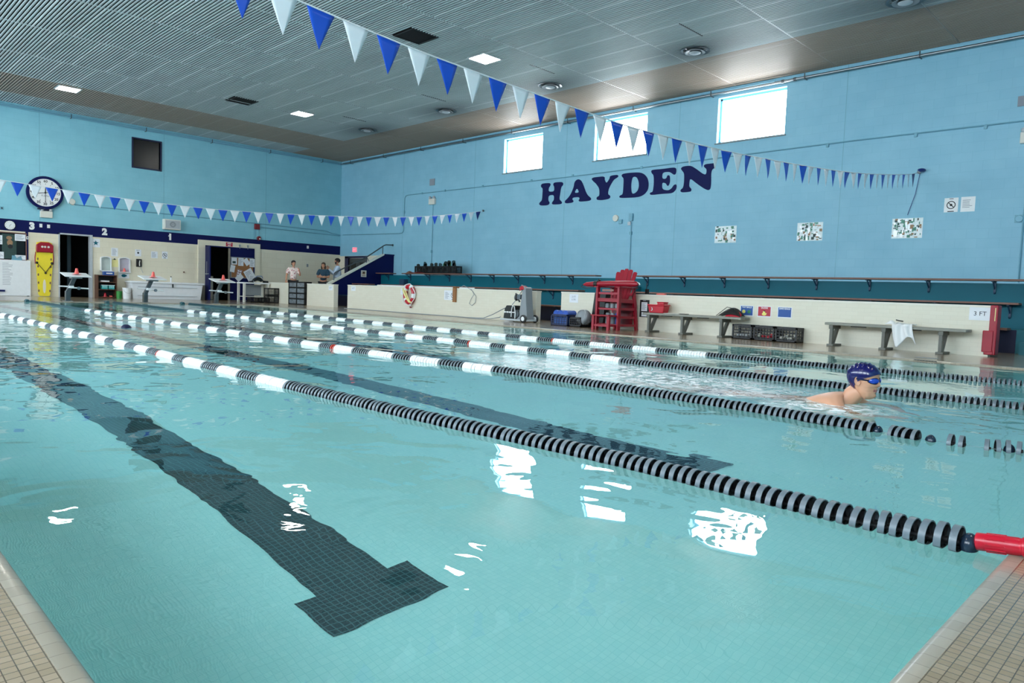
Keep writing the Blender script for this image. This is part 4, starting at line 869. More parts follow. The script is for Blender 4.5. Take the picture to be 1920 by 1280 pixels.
def arch(name, lab, x0, x1, z0, z1, tint, extra):
    t = thing('arched_shelf', lab, 'wall shelf', ((x0+x1)/2, YW, z0), 'arched white wall shelves'); pl = onY(YW, (x0+x1)/2, z0); w = x1-x0; h = z1-z0
    pts = [(-w/2,0),(w/2,0),(w/2,h-.07)]+[(w/2*math.cos(a), h-.07+.07*math.sin(a)) for a in [math.pi*k/12 for k in range(1,12)]]+[(-w/2,h-.07)]
    q = [(u*.84, .03+v*(h-.06)/h) for u, v in pts]; n = len(pts); mb = MB()
    mb.add([pl(u,v,.10) for u,v in pts]+[pl(u,v,0) for u,v in pts]+[pl(u,v,.10) for u,v in q]+[pl(u,v,.02) for u,v in q], [(k,(k+1)%n,2*n+(k+1)%n,2*n+k) for k in range(n)]+[(n+k,n+(k+1)%n,(k+1)%n,k) for k in range(n)]+[(2*n+k,2*n+(k+1)%n,3*n+(k+1)%n,3*n+k) for k in range(n)]); mb.build('frame', 'white', t, smooth=False)
    mb = MB(); mb.add([pl(u,v,.02) for u,v in q], [tuple(range(n))]); mb.build('back_panel', tint, t, smooth=False)
    mb = MB(); slab(mb, pl, w, .03, .16, 0, 0, .015); mb.build('shelf', 'white', t); return t
mat('niche_a', '#B9C4C0', .5, var=.2, vs=5); mat('niche_b', '#BDB6C2', .5, var=.2, vs=5)
arch('a', 'left arched white wall shelf, above the brown cubby', 7.31, 7.665, .95, 1.485, 'niche_a', 0); arch('b', 'right arched white wall shelf holding a coral cone', 7.90, 8.285, .93, 1.485, 'niche_b', 0)
sheet('fish_sign', 'white plaque with a teal fish shape under the right arched shelf', 'sign', onY(YW, 8.09, .82), .36, .19, ['white', 'teal_paint'], lambda mb, pl: (disc(mb, pl, .055, .0085, 1, 0, 0, sx=1.5), mb.add([pl(.06,0,.0085), pl(.10,.04,.0085), pl(.10,-.04,.0085)], [(0,1,2)], 1)), d=.008)
def cone(lab, x, y, z, s=1, m='orange_coral', group='coral cones on the starting blocks'):
    t = thing('marker_cone', lab, 'cone', (x, y, z), group)
    mb = MB(); mb.lathe([(.11*s,0),(.11*s,.008*s),(.07*s,.012*s)], (x,y,z), 'Z', 18); mb.build('base', m, t); mb = MB(); mb.lathe([(.062*s,.006*s),(.038*s,.11*s),(.033*s,.15*s),(.022*s,.165*s)], (x,y,z), 'Z', 18); mb.build('body', m, t); return t
cone('coral cone standing in the right arched wall shelf', 8.08, YW-.10, .96, .8)
# stretcher board hung on the cream panel, office window papers, whiteboard
t = thing('backboard', 'yellow plastic spine board with red head block and black straps, leaning on the cream panel', 'backboard', (5.6, YW-.08, 0))
pl = lambda u, v, w: (5.58+u+v*.015, YW-.10-w+v*.04, .02+v)
out = [(-.13,0),(-.17,.06),(-.21,.6),(-.24,1.1),(-.25,1.6),(-.22,1.8),(-.10,1.84),(.10,1.84),(.22,1.8),(.25,1.6),(.24,1.1),(.21,.6),(.17,.06),(.13,0)]
mb = MB(); n = len(out); mb.add([pl(u,v,.05) for u,v in out]+[pl(u,v,0) for u,v in out], [tuple(range(n)), tuple(range(n,2*n))[::-1]]+[(k,(k+1)%n,n+(k+1)%n,n+k) for k in range(n)]); mb.build('board', 'yellow', t, smooth=False)
mb = MB(); disc(mb, pl, .045, .0515, 0, 0, .33, 20, sy=5.2); mb.build('leg_gap', 'block_cream_far', t, smooth=False)
mb = MB()
for v in (.18,.45,.72,1.0,1.25,1.5): 
    for u in (-.155-.03*v, .155+.03*v): disc(mb, pl, .045, .052, 0, u, v, 12, sx=.5)
mb.build('hand_hole', 'wood_brown', t, smooth=False)
mb = MB(); mb.add([pl(u,v,w) for w in (.05,.13) for u,v in ((-.25,1.48),(.25,1.48),(.25,1.72),(.12,1.82),(-.12,1.82),(-.25,1.72))], [tuple(range(6,12)), tuple(range(6))[::-1]]+[(k,(k+1)%6,6+(k+1)%6,6+k) for k in range(6)]); mb.build('head_block', 'red', t, bevel=.02)
mb = MB()
for u in (-.08,.0,.10): disc(mb, pl, .035, .135, 0, u, 1.66, 12)
mb.build('head_pad', 'off_white', t, smooth=False)
mb = MB()
for s in (-1,1): mb.tube([pl(s*.25,1.48,.05), pl(s*.27,1.3,.03), pl(s*.26,1.08,.03)], .014, 6)
mb.build('side_strap', 'red', t)
mb = MB(); mb.beam(pl(-.21,1.10,.065), pl(.03,.80,.065), .03, .01); mb.beam(pl(.22,1.10,.065), pl(.03,.80,.065), .03, .01); mb.ball(pl(-.22,1.12,.06), .04); mb.ball(pl(.22,1.12,.06), .045); mb.ball(pl(.03,.78,.06), .035); mb.build('strap', 'black', t)
t = thing('whiteboard', 'large white board leaning against the far wall at the left edge', 'whiteboard', (4.2, YW-.1, 0))
mb = MB(); slab(mb, lambda u, v, w: (4.3+u, YW-.06-w, .60+v), 1.80, 1.18, .03); o = mb.build('panel', 'white', t)
mb = MB(); P_ = lambda u, v, w: (4.3+u, YW-.06-w, .60+v)
lines(mb, P_, -.55, .05, -.25, .50, 14, 0, .0305, th=.22); lines(mb, P_, .12, .42, -.25, .50, 14, 0, .0305, th=.22); mb.build('handwriting', 'print_grey', t, smooth=False)
mb = MB(); mb.box((3.6, YW-.12, .0), (3.66, YW-.03, .02)); mb.box((5.1, YW-.12, .0), (5.16, YW-.03, .02)); mb.build('foot', 'black', t)
mb = MB(); mb.box((4.1, YW-.14, .14), (4.48, YW-.095, .20)); mb.build('tray', 'navy_paint', t)
mb = MB(); slab(mb, onY(YW-.03, 4.82, 1.24), .26, .20, .01, 0); mb.add([onY(YW-.03,4.82,1.24)(u,v,.02) for u,v in ((-.16,-.05),(-.05,.12),(.0,.02),(.12,.10),(.16,-.02),(.05,-.12))], [tuple(range(6))]); origin_to(tag(mb.build('blue_cloth', 'blue_conduit'), 'pale blue rag hung on the top edge of the whiteboard', 'cloth'), (4.82, YW-.03, 1.2))
for lab_, x, z, w, h in (('upper right white paper taped in the office window', 4.925, 1.94, .30, .22), ('lower right white paper taped in the office window', 4.925, 1.285, .30, .15), ('upper left white paper in the office window at the frame edge', 4.36, 1.83, .15, .30), ('lower left white paper in the office window at the frame edge', 4.36, 1.33, .22, .22)):
    sheet('taped_paper', lab_, 'paper', onY(YW-.045, x, z), w, h, ['paper', 'print_grey'], lambda mb, pl, w=w, h=h: lines(mb, pl, -w*.4, w*.4, -h*.35, h*.35, 4, 1))
sheet('window_poster', 'dark teal poster with orange-brown shapes in the office window', 'poster', onY(YW-.035, 4.62, 1.63), .40, .80, ['photo_dark', 'photo_brown', 'print_black'], lambda mb, pl: (disc(mb, pl, .10, .0055, 1, .02, .12, sx=.8), disc(mb, pl, .07, .006, 2, .03, .0), disc(mb, pl, .06, .0055, 1, .0, .28, sx=1.3)))
mb = MB(); mb.box((5.077, YW-.02, 1.22), (5.155, YW, 2.15)); struct(mb.build('trim_4', 'navy_paint'))
sheet('wall_switch', 'small white switch box on the navy post beside the cream panel', 'switch', onY(YW-.02, 5.13, 1.95), .07, .09, ['white', 'print_black'], lambda mb, pl: disc(mb, pl, .02, .031, 1), d=.03)

# ================================================================ things on the far deck
def starting_block(lab, x):
    y = 23.12; t = thing('starting_block', lab, 'starting block', (x, y, 0), 'starting blocks at the far end')
    mb = MB(); mb.box((x-.06,y-.04,0), (x+.06,y+.10,.30)); mb.beam((x,y+.03,.27), (x+.20,y+.06,.72), .12, .10, up=(1,0,0)); mb.build('post', 'steel_dark', t, bevel=.006)
    mb = MB(); mb.box((x-.11,y-.08,0), (x+.11,y+.14,.015)); mb.build('base_plate', 'steel', t)
    mb = MB(); mb.add([(x+a, y+b, c+d) for d in (0, .03) for a, b, c in ((-.12,-.22,.70), (.55,-.22,.70), (.55,.36,.80), (-.12,.36,.80))], [(3,2,1,0),(4,5,6,7),(0,1,5,4),(1,2,6,5),(2,3,7,6),(3,0,4,7)]); mb.build('platform', 'white', t, bevel=.008)
    mb = MB(); mb.box((x+.08,y-.1,.66), (x+.34,y+.2,.71)); mb.build('under_frame', 'grey', t)
    mb = MB(); mb.tube([(x-.22,y+.05,.43), (x+.05,y+.05,.42)], .02, 8); mb.tube([(x-.02,y-.12,.40), (x+.50,y-.12,.38)], .02, 8); mb.box((x+.02,y-.14,.38), (x+.12,y+.06,.45)); mb.build('grip_bar', 'white', t)
    mb = MB(); mb.lathe([(.03,-.02),(.045,-.02),(.045,.02),(.03,.02)], (x+.24,y-.15,.385), 'Y', 14); mb.build('ring', 'steel', t); return t
B0 = starting_block('starting block of lane 3 in front of the dark doorway', 5.14)
dup(B0, (7.22, 23.12, 0), 'starting block of lane 2 in front of the white chest'); dup(B0, (9.40, 23.12, 0), 'starting block of lane 1 in front of the blue door')
cone('coral cone on the block in front of the dark doorway', 5.36, 23.12, .79); cone('coral cone on the block in front of the white chest', 7.44, 23.12, .79); cone('coral cone on the block in front of the blue door', 9.62, 23.12, .79)
t = thing('cubby_shelf', 'small brown wooden cubby against the cream wall', 'shelf', (7.44, 27.95, 0)); x0, x1, y0, y1 = 7.13, 7.76, 27.75, 28.12
mb = MB(); mb.box((x0,y0,0),(x0+.03,y1,.82)); mb.build('side_panel', 'brown_wood', t); mb = MB(); mb.box((x1-.03,y0,0),(x1,y1,.82)); mb.build('side_panel', 'brown_wood', t)
mb = MB(); mb.box((x0+.03,y1-.02,0),(x1-.03,y1,.82)); mb.build('back_panel', 'black', t)
for z in (.03, .30, .56, .80): mb = MB(); mb.box((x0+.03,y0+.01,z-.012),(x1-.03,y1-.02,z+.012)); mb.build('shelf', 'brown_wood', t)
def basket(lab, x, z, name='basket', m='teal_plastic', w=.2, h=.15, y=27.86, d=.2, g='teal baskets in the brown cubby'):
    t = thing(name, lab, 'basket', (x, y, z), g); mb = MB()
    mb.box((x-w/2,y-d/2,z),(x+w/2,y+d/2,z+.01)); mb.box((x-w/2,y-d/2,z),(x+w/2,y-d/2+.008,z+h)); mb.box((x-w/2,y+d/2-.008,z),(x+w/2,y+d/2,z+h)); mb.box((x-w/2,y-d/2,z),(x-w/2+.008,y+d/2,z+h)); mb.box((x+w/2-.008,y-d/2,z),(x+w/2,y+d/2,z+h)); mb.build('body', m, t)
    mb = MB(); mb.box((x-w/2-.008,y-d/2-.01,z+h-.012),(x+w/2+.008,y-d/2,z+h+.004)); [mb.box((x-w*.3+i*w*.2,y-d/2-.003,z+h*.4),(x-w*.3+i*w*.2+.012,y-d/2,z+h*.8)) for i in range(4)]; mb.build('rim', 'white' if m == 'teal_plastic' else m, t)
basket('left teal basket on the middle shelf of the brown cubby', 7.36, .312); basket('right teal basket on the middle shelf of the brown cubby', 7.58, .312)
cone('red cone on the bottom shelf of the brown cubby', 7.40, 27.86, .042, .85, 'red_bright'); 
mb = MB(); mb.box((7.25,27.78,.572),(7.52,27.98,.62)); origin_to(tag(mb.build('white_box', 'white', bevel=.006), 'low white box on the upper shelf of the brown cubby', 'box'), (7.38,27.88,.572))
mb = MB(); mb.box((7.54,27.8,.042),(7.62,27.9,.09)); origin_to(tag(mb.build('pink_box', 'orange_coral', bevel=.006), 'small pink box beside the red cone in the brown cubby', 'box'), (7.58,27.85,.042))
t = thing('blue_bin', 'blue open bin with white lettering on top of the brown cubby', 'bin', (7.52, 27.92, .812)); mb = MB(); mb.box((7.36,27.80,.812),(7.68,28.04,.96)); mb.build('body', 'sign_blue', t, bevel=.006); mb = MB(); mb.box((7.35,27.79,.945),(7.69,28.05,.962)); quad(mb, onY(27.795,7.52,.88), .2, .04, .003); mb.build('rim', 'white', t)
t = thing('bucket', 'white plastic bucket with wire handle between the green bin and the white chest', 'bucket', (7.99, 27.45, 0)); mb = MB(); mb.lathe([(.12,0),(.14,.37),(.148,.37),(.148,.39),(.13,.39),(.115,.03),(0,.03)], (7.99,27.45,0), 'Z', 24); mb.build('body', 'white', t); mb = MB(); mb.tube([(7.99+.15*math.cos(a), 27.30-.02, .33-.13*math.sin(a)) for a in [math.pi*k/10 for k in range(11)]], .004, 6); mb.build('handle', 'steel', t)
mb = MB(); mb.lathe([(.085,0),(.10,.26),(.09,.26),(.075,.02),(0,.02)], (7.80,27.66,0), 'Z', 18); origin_to(tag(mb.build('green_bin', 'green'), 'small green bin squeezed beside the brown cubby', 'bin'), (7.80,27.66,0))
t = thing('storage_chest', 'long white storage chest with a flat lid against the cream wall', 'chest', (9.4, 27.75, 0)); mb = MB(); mb.add([(a,b,c) for c, e in ((.0,.06),(.57,0)) for a, b in ((8.14+e,27.42+e),(10.66-e,27.42+e),(10.66-e,28.08),(8.14+e,28.08))], [(3,2,1,0),(4,5,6,7),(0,1,5,4),(1,2,6,5),(2,3,7,6),(3,0,4,7)]); mb.build('body', 'white_gloss', t, bevel=.01)
mb = MB(); mb.box((8.10,27.38,.57),(10.70,28.1,.645)); mb.build('lid', 'white_gloss', t, bevel=.02)
mb = MB(); mb.box((8.35,27.41,.12),(10.45,27.44,.14)); mb.box((8.35,27.41,.44),(10.45,27.44,.46)); mb.build('trim_line', 'grey_light', t)
mb = MB(); mb.box((9.52,27.36,.44),(9.56,27.39,.58)); mb.build('latch', 'black', t)
t = thing('spray_bottle', 'small white bottle with a black cap on the chest', 'bottle', (9.55, 27.6, .645)); mb = MB(); mb.lathe([(.03,0),(.03,.15),(.015,.18)], (9.55,27.6,.646), 'Z', 12); mb.build('body', 'white', t); mb = MB(); mb.lathe([(.017,.18),(.017,.22)], (9.55,27.6,.646), 'Z', 10); mb.build('cap', 'black', t)
# table with clutter, milk crates, drawer tower
t = thing('utility_table', 'white square-legged table beside the bulletin board', 'table', (12.02, 26.05, 0)); mb = MB(); mb.box((11.50,25.75,.70),(12.56,26.35,.75)); mb.build('tabletop', 'white', t, bevel=.005)
for a, b in ((11.52,25.77),(11.52,26.26),(12.46,25.77),(12.46,26.26)): mb = MB(); mb.box((a,b,0),(a+.075,b+.075,.70)); mb.build('leg', 'off_white', t)
mb = MB(); mb.box((11.60,25.82,.20),(12.5,26.3,.225)); mb.build('lower_shelf', 'off_white', t)
mb = MB(); mb.box((11.75,26.30,.25),(12.5,26.33,.66)); mb.build('back_panel', 'grey', t)
def milk_crate(lab, x, y, z, w=.33, d=.33, h=.28, m='black', group='black milk crates', name='milk_crate'):
    t = thing(name, lab, 'crate', (x, y, z), group); mb = MB(); e = .012; x0, x1, y0, y1 = x-w/2, x+w/2, y-d/2, y+d/2
    mb.box((x0,y0,z),(x1,y1,z+.012))
    for zz in (z, z+h-.035): 
        H_ = .035
        mb.box((x0,y0,zz),(x1,y0+e,zz+H_)); mb.box((x0,y1-e,zz),(x1,y1,zz+H_)); mb.box((x0,y0,zz),(x0+e,y1,zz+H_)); mb.box((x1-e,y0,zz),(x1,y1,zz+H_))
    for px, py in ((x0,y0),(x1-.03,y0),(x0,y1-.03),(x1-.03,y1-.03)): mb.box((px,py,z),(px+.03,py+.03,z+h))
    mb.build('frame', m, t, smooth=False)
    mb = MB(); k = 6
    for i in range(k+1):
        a = x0+.02+(w-.04)*i/k; b = y0+.02+(d-.04)*i/k
        mb.box((a-.006,y0+.002,z),(a+.006,y0+.008,z+h-.02)); mb.box((a-.006,y1-.008,z),(a+.006,y1-.002,z+h-.02)); mb.box((x0+.002,b-.006,z),(x0+.008,b+.006,z+h-.02)); mb.box((x1-.008,b-.006,z),(x1-.002,b+.006,z+h-.02))
    for i in range(1, 5):
        c = z+h*i/5; mb.box((x0+.003,y0+.003,c-.006),(x1-.003,y0+.007,c+.006)); mb.box((x0+.003,y1-.007,c-.006),(x1-.003,y1-.003,c+.006)); mb.box((x0+.003,y0+.003,c-.006),(x0+.007,y1-.003,c+.006)); mb.box((x1-.007,y0+.003,c-.006),(x1-.003,y1-.003,c+.006))
    mb.build('lattice', m, t, smooth=False); return t
MC = milk_crate('upper black milk crate of the stack right of the white table', 12.34, 25.2, .285, w=.44)
milk_crate('lower black milk crate of the stack right of the white table', 12.34, 25.2, 0, w=.44)
milk_crate('black milk crate on the floor under the white table, left one', 11.82, 25.62, 0, h=.19); milk_crate('black milk crate on the floor under the white table, beside the stack', 12.22, 25.58, 0, h=.19)
t = thing('dark_bag', 'dark blue soft bag on the white table', 'bag', (12.2, 26.02, .75)); mb = MB(); mb.grid(lambda u, v: (11.98+.42*u, 25.88+.30*v, .752+.22*(math.sin(math.pi*min(max(u,.02),.98))**.4)*(math.sin(math.pi*min(max(v,.02),.98))**.4)), 12, 8); mb.build('body', 'black', t); mb = MB(); mb.tube([(12.06,25.93,.92),(12.10,25.91,1.0),(12.30,25.91,1.0),(12.34,25.93,.92)], .012, 6); mb.build('handle', 'sign_blue', t)
mb = MB(); mb.box((12.42,25.85,.751),(12.54,26.1,.83)); mb.box((11.80,25.85,.751),(11.95,25.95,.80)); origin_to(tag(mb.build('gear_box', 'black', bevel=.01), 'low black gear beside the dark bag on the white table', 'box'), (12.4,25.9,.75))
t = thing('drawer_tower', 'black framed tower of eight clear drawers in front of the low white wall', 'drawers', (12.6, 23.6, 0)); x0, x1, y0, y1, h = 12.50, 12.79, 23.0, 24.18, .84
mat('clear_drawer', '#70787E', .25, var=.7, vs=26)
mb = MB()
for y in (y0, (y0+y1)/2-.02, y1-.04): mb.box((x0,y,0),(x1,y+.04,h))
for i in range(5): mb.box((x0,y0,i*(h-.03)/4),(x1,y1,i*(h-.03)/4+.03))
mb.box((x1-.02,y0,0),(x1,y1,h)); mb.build('frame', 'black', t)
for i in range(4):
    for j in range(2):
        a = y0+.045+j*((y1-y0)/2-.005); z = i*(h-.03)/4+.035; mb = MB(); mb.box((x0+.005,a,z),(x1-.03,a+.50,z+.155)); o = mb.build('drawer', 'clear_drawer', t, bevel=.008); o['_o'] = tuple(t.location); mb = MB(); mb.box((x0-.004,a+.19,z+.11),(x0+.006,a+.31,z+.125)); mb.build('handle', 'black', o)

# ================================================================ bleacher benches
def bench_board(lab, i, y0, y1, ends=True):
    x0, zt = ((13.95,.425), (15.05,.865), (16.15,1.33))[i]; rx = TIER[i][0]
    t = thing('bleacher_bench', lab, 'bench', ((x0+.15), (y0+y1)/2, zt), 'long brown bleacher benches')
    mb = MB(); mb.box((x0,y0,zt-.038),(x0+.29,y1,zt)); mb.build('board', 'wood_brown', t, bevel=.004)
    n = max(1, int(round((y1-y0)/1.18))); st = (y1-y0)/(n+.0) if n > 1 else 0
    for k in range(n+1 if n > 1 else 1):
        y = y1-.2-k*1.17 if n > 1 else (y0+y1)/2
        if y < y0+.1: break
        mb = MB(); mb.box((x0+.03,y-.02,zt-.06),(rx,y+.02,zt-.039)); mb.box((rx-.03,y-.02,zt-.26),(rx-.004,y+.02,zt-.04)); mb.beam((x0+.08,y,zt-.05),(rx-.015,y,zt-.20),.02,.02); mb.ball((rx-.02,y,zt-.27),.022,(1,1,1),8,6); mb.build('bracket', 'bracket_blue', t)
bench_board('top brown bench to the left of the bleacher gap, ending at the red chair', 2, 12.72, 22.2)
bench_board('top brown bench on the right part of the bleachers', 2, -3.0, 11.28)
bench_board('short top bench in front of the navy stair wall', 2, 22.95, 23.95)
bench_board('middle brown bench left of the bleacher gap, behind the vacuum cart', 1, 12.42, 22.0)
bench_board('middle brown bench showing just over the low wall on the right', 1, 2.24, 10.8)
bench_board('short middle bench in front of the navy stair wall', 1, 22.78, 23.95)
bench_board('lowest brown bench seen through the gap beside the vacuum cart', 0, 12.0, 21.9)
bench_board('lowest brown bench ending behind the red padded post', 0, 2.18, 10.8)
# milk crates of fins on the top bench
FC = []
for k, l in enumerate(('first', 'second', 'third', 'fourth', 'fifth', 'sixth', 'seventh')):
    y = 21.36-k*.345
    if k == 0: F0 = milk_crate('black crate of swim fins on the top bench, first from the left', 16.405, y, 1.331, .30, .33, .27, 'black', 'crates of fins on the top bench')
    else: dup(F0, (16.405, y, 1.331), 'black crate of swim fins on the top bench, %s from the left' % l)
    FC.append(y)
rr = random.Random(11); mat('fin_green', '#2E5A36', .5); mat('fin_dark', '#16201E', .45); mat('fin_teal', '#1E4048', .45)
FIN = [('upright dark fin in the leftmost fin crate', 21.45, 0, 'fin_dark', .0), ('leaning dark fin between the first two fin crates', 21.15, .5, 'fin_teal', .10), ('dark fin in the second fin crate', 20.95, -.2, 'fin_dark', .02), ('dark fin in the third fin crate', 20.68, .2, 'fin_dark', .03), ('dark round-tipped fin in the fourth fin crate', 20.36, -.1, 'fin_dark', .04), ('short dark fin beside the green one in the fourth fin crate', 20.18, .2, 'fin_teal', .03),
       ('green fin leaning left in the fifth fin crate', 20.0, .5, 'fin_green', .05), ('dark tall fin in the fifth fin crate', 19.82, .0, 'fin_dark', .09), ('tall black fin in the sixth fin crate', 19.66, .1, 'fin_dark', .12), ('green fin in the sixth fin crate', 19.55, -.2, 'fin_green', .06), ('tall teal fin in the seventh fin crate', 19.36, -.1, 'fin_teal', .12), ('black fin leaning out of the rightmost fin crate', 19.22, -.55, 'fin_dark', .08)]
for lab_, y, a, m_, up in FIN:
    t = thing('swim_fin', lab_, 'fin', (16.40, y, 1.36+up), 'swim fins in the crates')
    R_ = lambda u, v, w: (16.36+w, y+u*math.cos(a)-v*math.sin(a)*-1*-1, 1.36+up+v*math.cos(a)+u*math.sin(a))
    mb = MB(); p_ = [(-.05,.0),(-.055,.12),(-.09,.27),(-.08,.31),(.0,.33),(.08,.31),(.09,.27),(.055,.12),(.05,0)]; n = len(p_)
    mb.add([R_(u,v,.0) for u,v in p_]+[R_(u,v,.02) for u,v in p_], [tuple(range(n)), tuple(range(n,2*n))[::-1]]+[(k,(k+1)%n,n+(k+1)%n,n+k) for k in range(n)]); mb.build('blade', m_, t)
    mb = MB(); mb.tube([R_(0,-.02,.01), R_(0,.06,.01), R_(0,.12,.01)], [.045,.05,.03], 10); mb.build('foot_pocket', 'fin_dark', t)
mb = MB(); mb.grid(lambda u, v: (16.155+.08*u, 21.75-.95*v, 1.333+.035*abs(math.sin(7*v+u*3))*math.sin(math.pi*v)+.002), 5, 24); origin_to(tag(mb.build('red_strap', 'red_dark', solid=.004), 'crumpled dark red strap lying before the fin crates on the top bench', 'strap'), (16.27, 21.3, 1.333))
mb = MB(); mb.grid(lambda u, v: (16.2+.2*u, 22.0-.22*v, 1.333+.08*math.sin(math.pi*u)**.6*math.sin(math.pi*v)**.6), 8, 8); origin_to(tag(mb.build('brown_bundle', 'wood_brown', solid=.004), 'small dark bundle at the left end of the top bench', 'bundle'), (16.3, 21.9, 1.333))
mb = MB(); mb.box((15.75,21.5,.83),(15.95,21.8,1.09)); origin_to(tag(mb.build('blue_box', 'bracket_blue', bevel=.01), 'dark blue box standing on the bleacher tier above the ring buoy', 'box'), (15.85,21.65,.83))

# ================================================================ on and against the low wall
t = thing('ring_buoy', 'red ring buoy with white rope and yellow strap hung on the low wall', 'life ring', (XK-.06, 16.82, .22))
cx, cz = 16.82, .555; bx = XK-.062
mb = MB(); n = 40; R0, r0 = .215, .062
for k in range(n):
    pass
ri = []
for mi, spans in ((0, ((.10,.9),(1.25,2.2),(2.6,3.7),(4.0,5.9))), (1, ((.9,1.25),(2.2,2.6),(3.7,4.0),(5.9,6.383)))):
    for a0, a1 in spans:
        k = max(4, int((a1-a0)*8)); mb.tube([(bx, cx-(R0*.95)*math.cos(a0+(a1-a0)*i/k), cz+(R0*1.12)*math.sin(a0+(a1-a0)*i/k)) for i in range(k+1)], r0 if mi == 0 else r0*1.03, 14, mi)
mb.build('ring', ['red_bright', 'white'], t)
mb = MB(); mb.tube([(bx-.035+.03*math.cos(4*a), cx-.30*math.cos(a), cz-.01+.325*math.sin(a)) for a in [2*math.pi*k/36 for k in range(36)]], .011, 7, closed=True); mb.tube([(bx-.06,16.72,.27),(bx-.02,16.72,.23),(bx,16.72,.20)], .014, 6); mb.build('grab_line', 'white', t)
mb = MB(); mb.tube([(bx-.07,17.05,.72),(bx-.09,16.96,.60),(bx-.09,16.84,.45),(bx-.08,16.72,.34),(bx-.06,16.62,.32)], .026, 8); mb.tube([(bx-.06,16.95,.68),(bx-.08,16.8,.5),(bx-.07,16.68,.33)], .018, 8); mb.build('throw_strap', 'yellow_pale', t)
mb = MB(); mb.lathe([(.018,0),(.03,.01),(.03,.05),(.015,.06)], (bx,16.74,.155), 'Z', 12); mb.build('toggle', 'red_dark', t)
mb = MB(); mb.box((XK-.02,16.76,.755),(XK,16.80,.80)); mb.tube([(XK-.02,16.78,.80),(XK+.06,16.9,.82)], .01, 6); mb.build('hanger', 'white', t)
t = thing('reaching_pole', 'long white pole resting along the top of the low wall', 'pole', (XK+.08, 16.4, .80)); mb = MB(); mb.tube([(XK+.09,18.7,.80),(XK+.09,14.1,.80)], .014, 10); mb.build('shaft', 'white', t); mb = MB(); mb.tube([(XK+.09,18.7,.80),(XK+.09,18.45,.80)], .019, 10); mb.build('grip', 'off_white', t)
mb = MB(); mb.tube([(XK+.09,14.7,.81),(XK+.05,14.5,.87),(XK,14.25,.80),(XK-.02,14.05,.72),(XK-.03,13.9,.58),(XK-.03,13.92,.42),(XK-.03,14.05,.33),(XK-.03,14.16,.38),(XK-.03,14.1,.5),(XK-.03,13.98,.64),(XK-.02,14.1,.76),(XK+.04,14.3,.80)], .007, 6); origin_to(tag(mb.build('rope_loop', 'grey'), 'thin grey rope looping down the low wall at the end of the white pole', 'rope'), (XK,14.0,.4))
mb = MB(); mb.box((XK-.05,14.72,.40),(XK-.012,14.85,.83)); mb.box((XK-.05,14.72,.787),(XK+.08,14.85,.815)); origin_to(tag(mb.build('wooden_board', 'brown_wood' if False else 'cork', bevel=.003), 'narrow wooden board hooked over the low wall beside the barred circle sign', 'board'), (XK-.03,14.78,.4))
t = thing('radio', 'black two-way radio with antenna standing on the low wall beside the red chair', 'radio', (XK+.06, 8.49, .785)); mb = MB(); mb.box((XK+.03,8.45,.785),(XK+.08,8.53,.90)); mb.build('body', 'black', t, bevel=.008); mb = MB(); mb.tube([(XK+.055,8.51,.90),(XK+.055,8.51,1.03)], .008, 6); mb.build('antenna', 'black', t)
mb = MB(); mb.box((XK+.05,8.05,.785),(XK+.14,8.25,.815)); origin_to(tag(mb.build('pink_case', 'orange_coral', bevel=.008), 'small pink case lying on the low wall above the red box', 'case'), (XK+.1,8.15,.785))
t = thing('clipboard', 'dark clipboard with white papers hung on the low wall beside the red box', 'clipboard', (XK, 8.49, .30)); pl = onX(XK, 8.495, .48)
mb = MB(); slab(mb, pl, .235, .37, .012); mb.build('board', 'black', t); mb = MB(); slab(mb, pl, .15, .19, .014, 0, 0, .04, .012); slab(mb, pl, .15, .09, .014, 0, .01, -.125, .012); lines(mb, pl, -.06, .06, -.03, .12, 7, 1, .0145); mb.build('paper', ['paper', 'print_grey'], t, smooth=False); mb = MB(); slab(mb, pl, .07, .03, .022, 0, 0, .175, .012); mb.build('clip', 'steel', t)
t = thing('padded_post', 'red padded cover round the end of the low wall beside the 3 FT sign', 'pad', (12.62, 2.1, 0))
mb = MB(); mb.box((12.555,2.06,.03),(12.78,2.165,.79)); mb.build('upright_pad', 'red', t, bevel=.012); mb = MB(); mb.box((12.54,2.10,.07),(12.584,2.24,.40)); mb.box((12.545,2.09,.03),(12.584,2.21,.10)); mb.build('side_flap', 'red', t, bevel=.01); mb = MB(); mb.box((12.548,2.09,.55),(12.556,2.10,.75)); mb.build('seam', 'yellow_pale', t)

# ================================================================ side deck: vacuum cart, crates, chair, benches
t = thing('vacuum_cart', 'grey pool vacuum cart with white-rimmed wheel parked by the low wall gap', 'vacuum cart', (12.25, 12.0, 0))
mb = MB(); mb.add([(a,b,c) for c, e in ((.03,0),(.075,.01)) for a, b in ((12.08+e,11.56+e),(12.50-e,11.56+e),(12.50-e,12.46-e),(12.08+e,12.46-e))], [(3,2,1,0),(4,5,6,7),(0,1,5,4),(1,2,6,5),(2,3,7,6),(3,0,4,7)]); mb.build('base', 'grey_light', t, bevel=.012)
mb = MB(); mb.add([(x,y,z) for x in (12.18, 12.42) for y, z in ((11.60,.07),(11.66,.45),(11.70,.84),(11.74,.87),(11.80,.84),(11.86,.40),(11.90,.17),(11.98,.07))], [tuple(range(8)), tuple(range(8,16))[::-1]]+[(k,(k+1)%8,8+(k+1)%8,8+k) for k in range(8)]); mb.build('column', 'grey', t, bevel=.012)
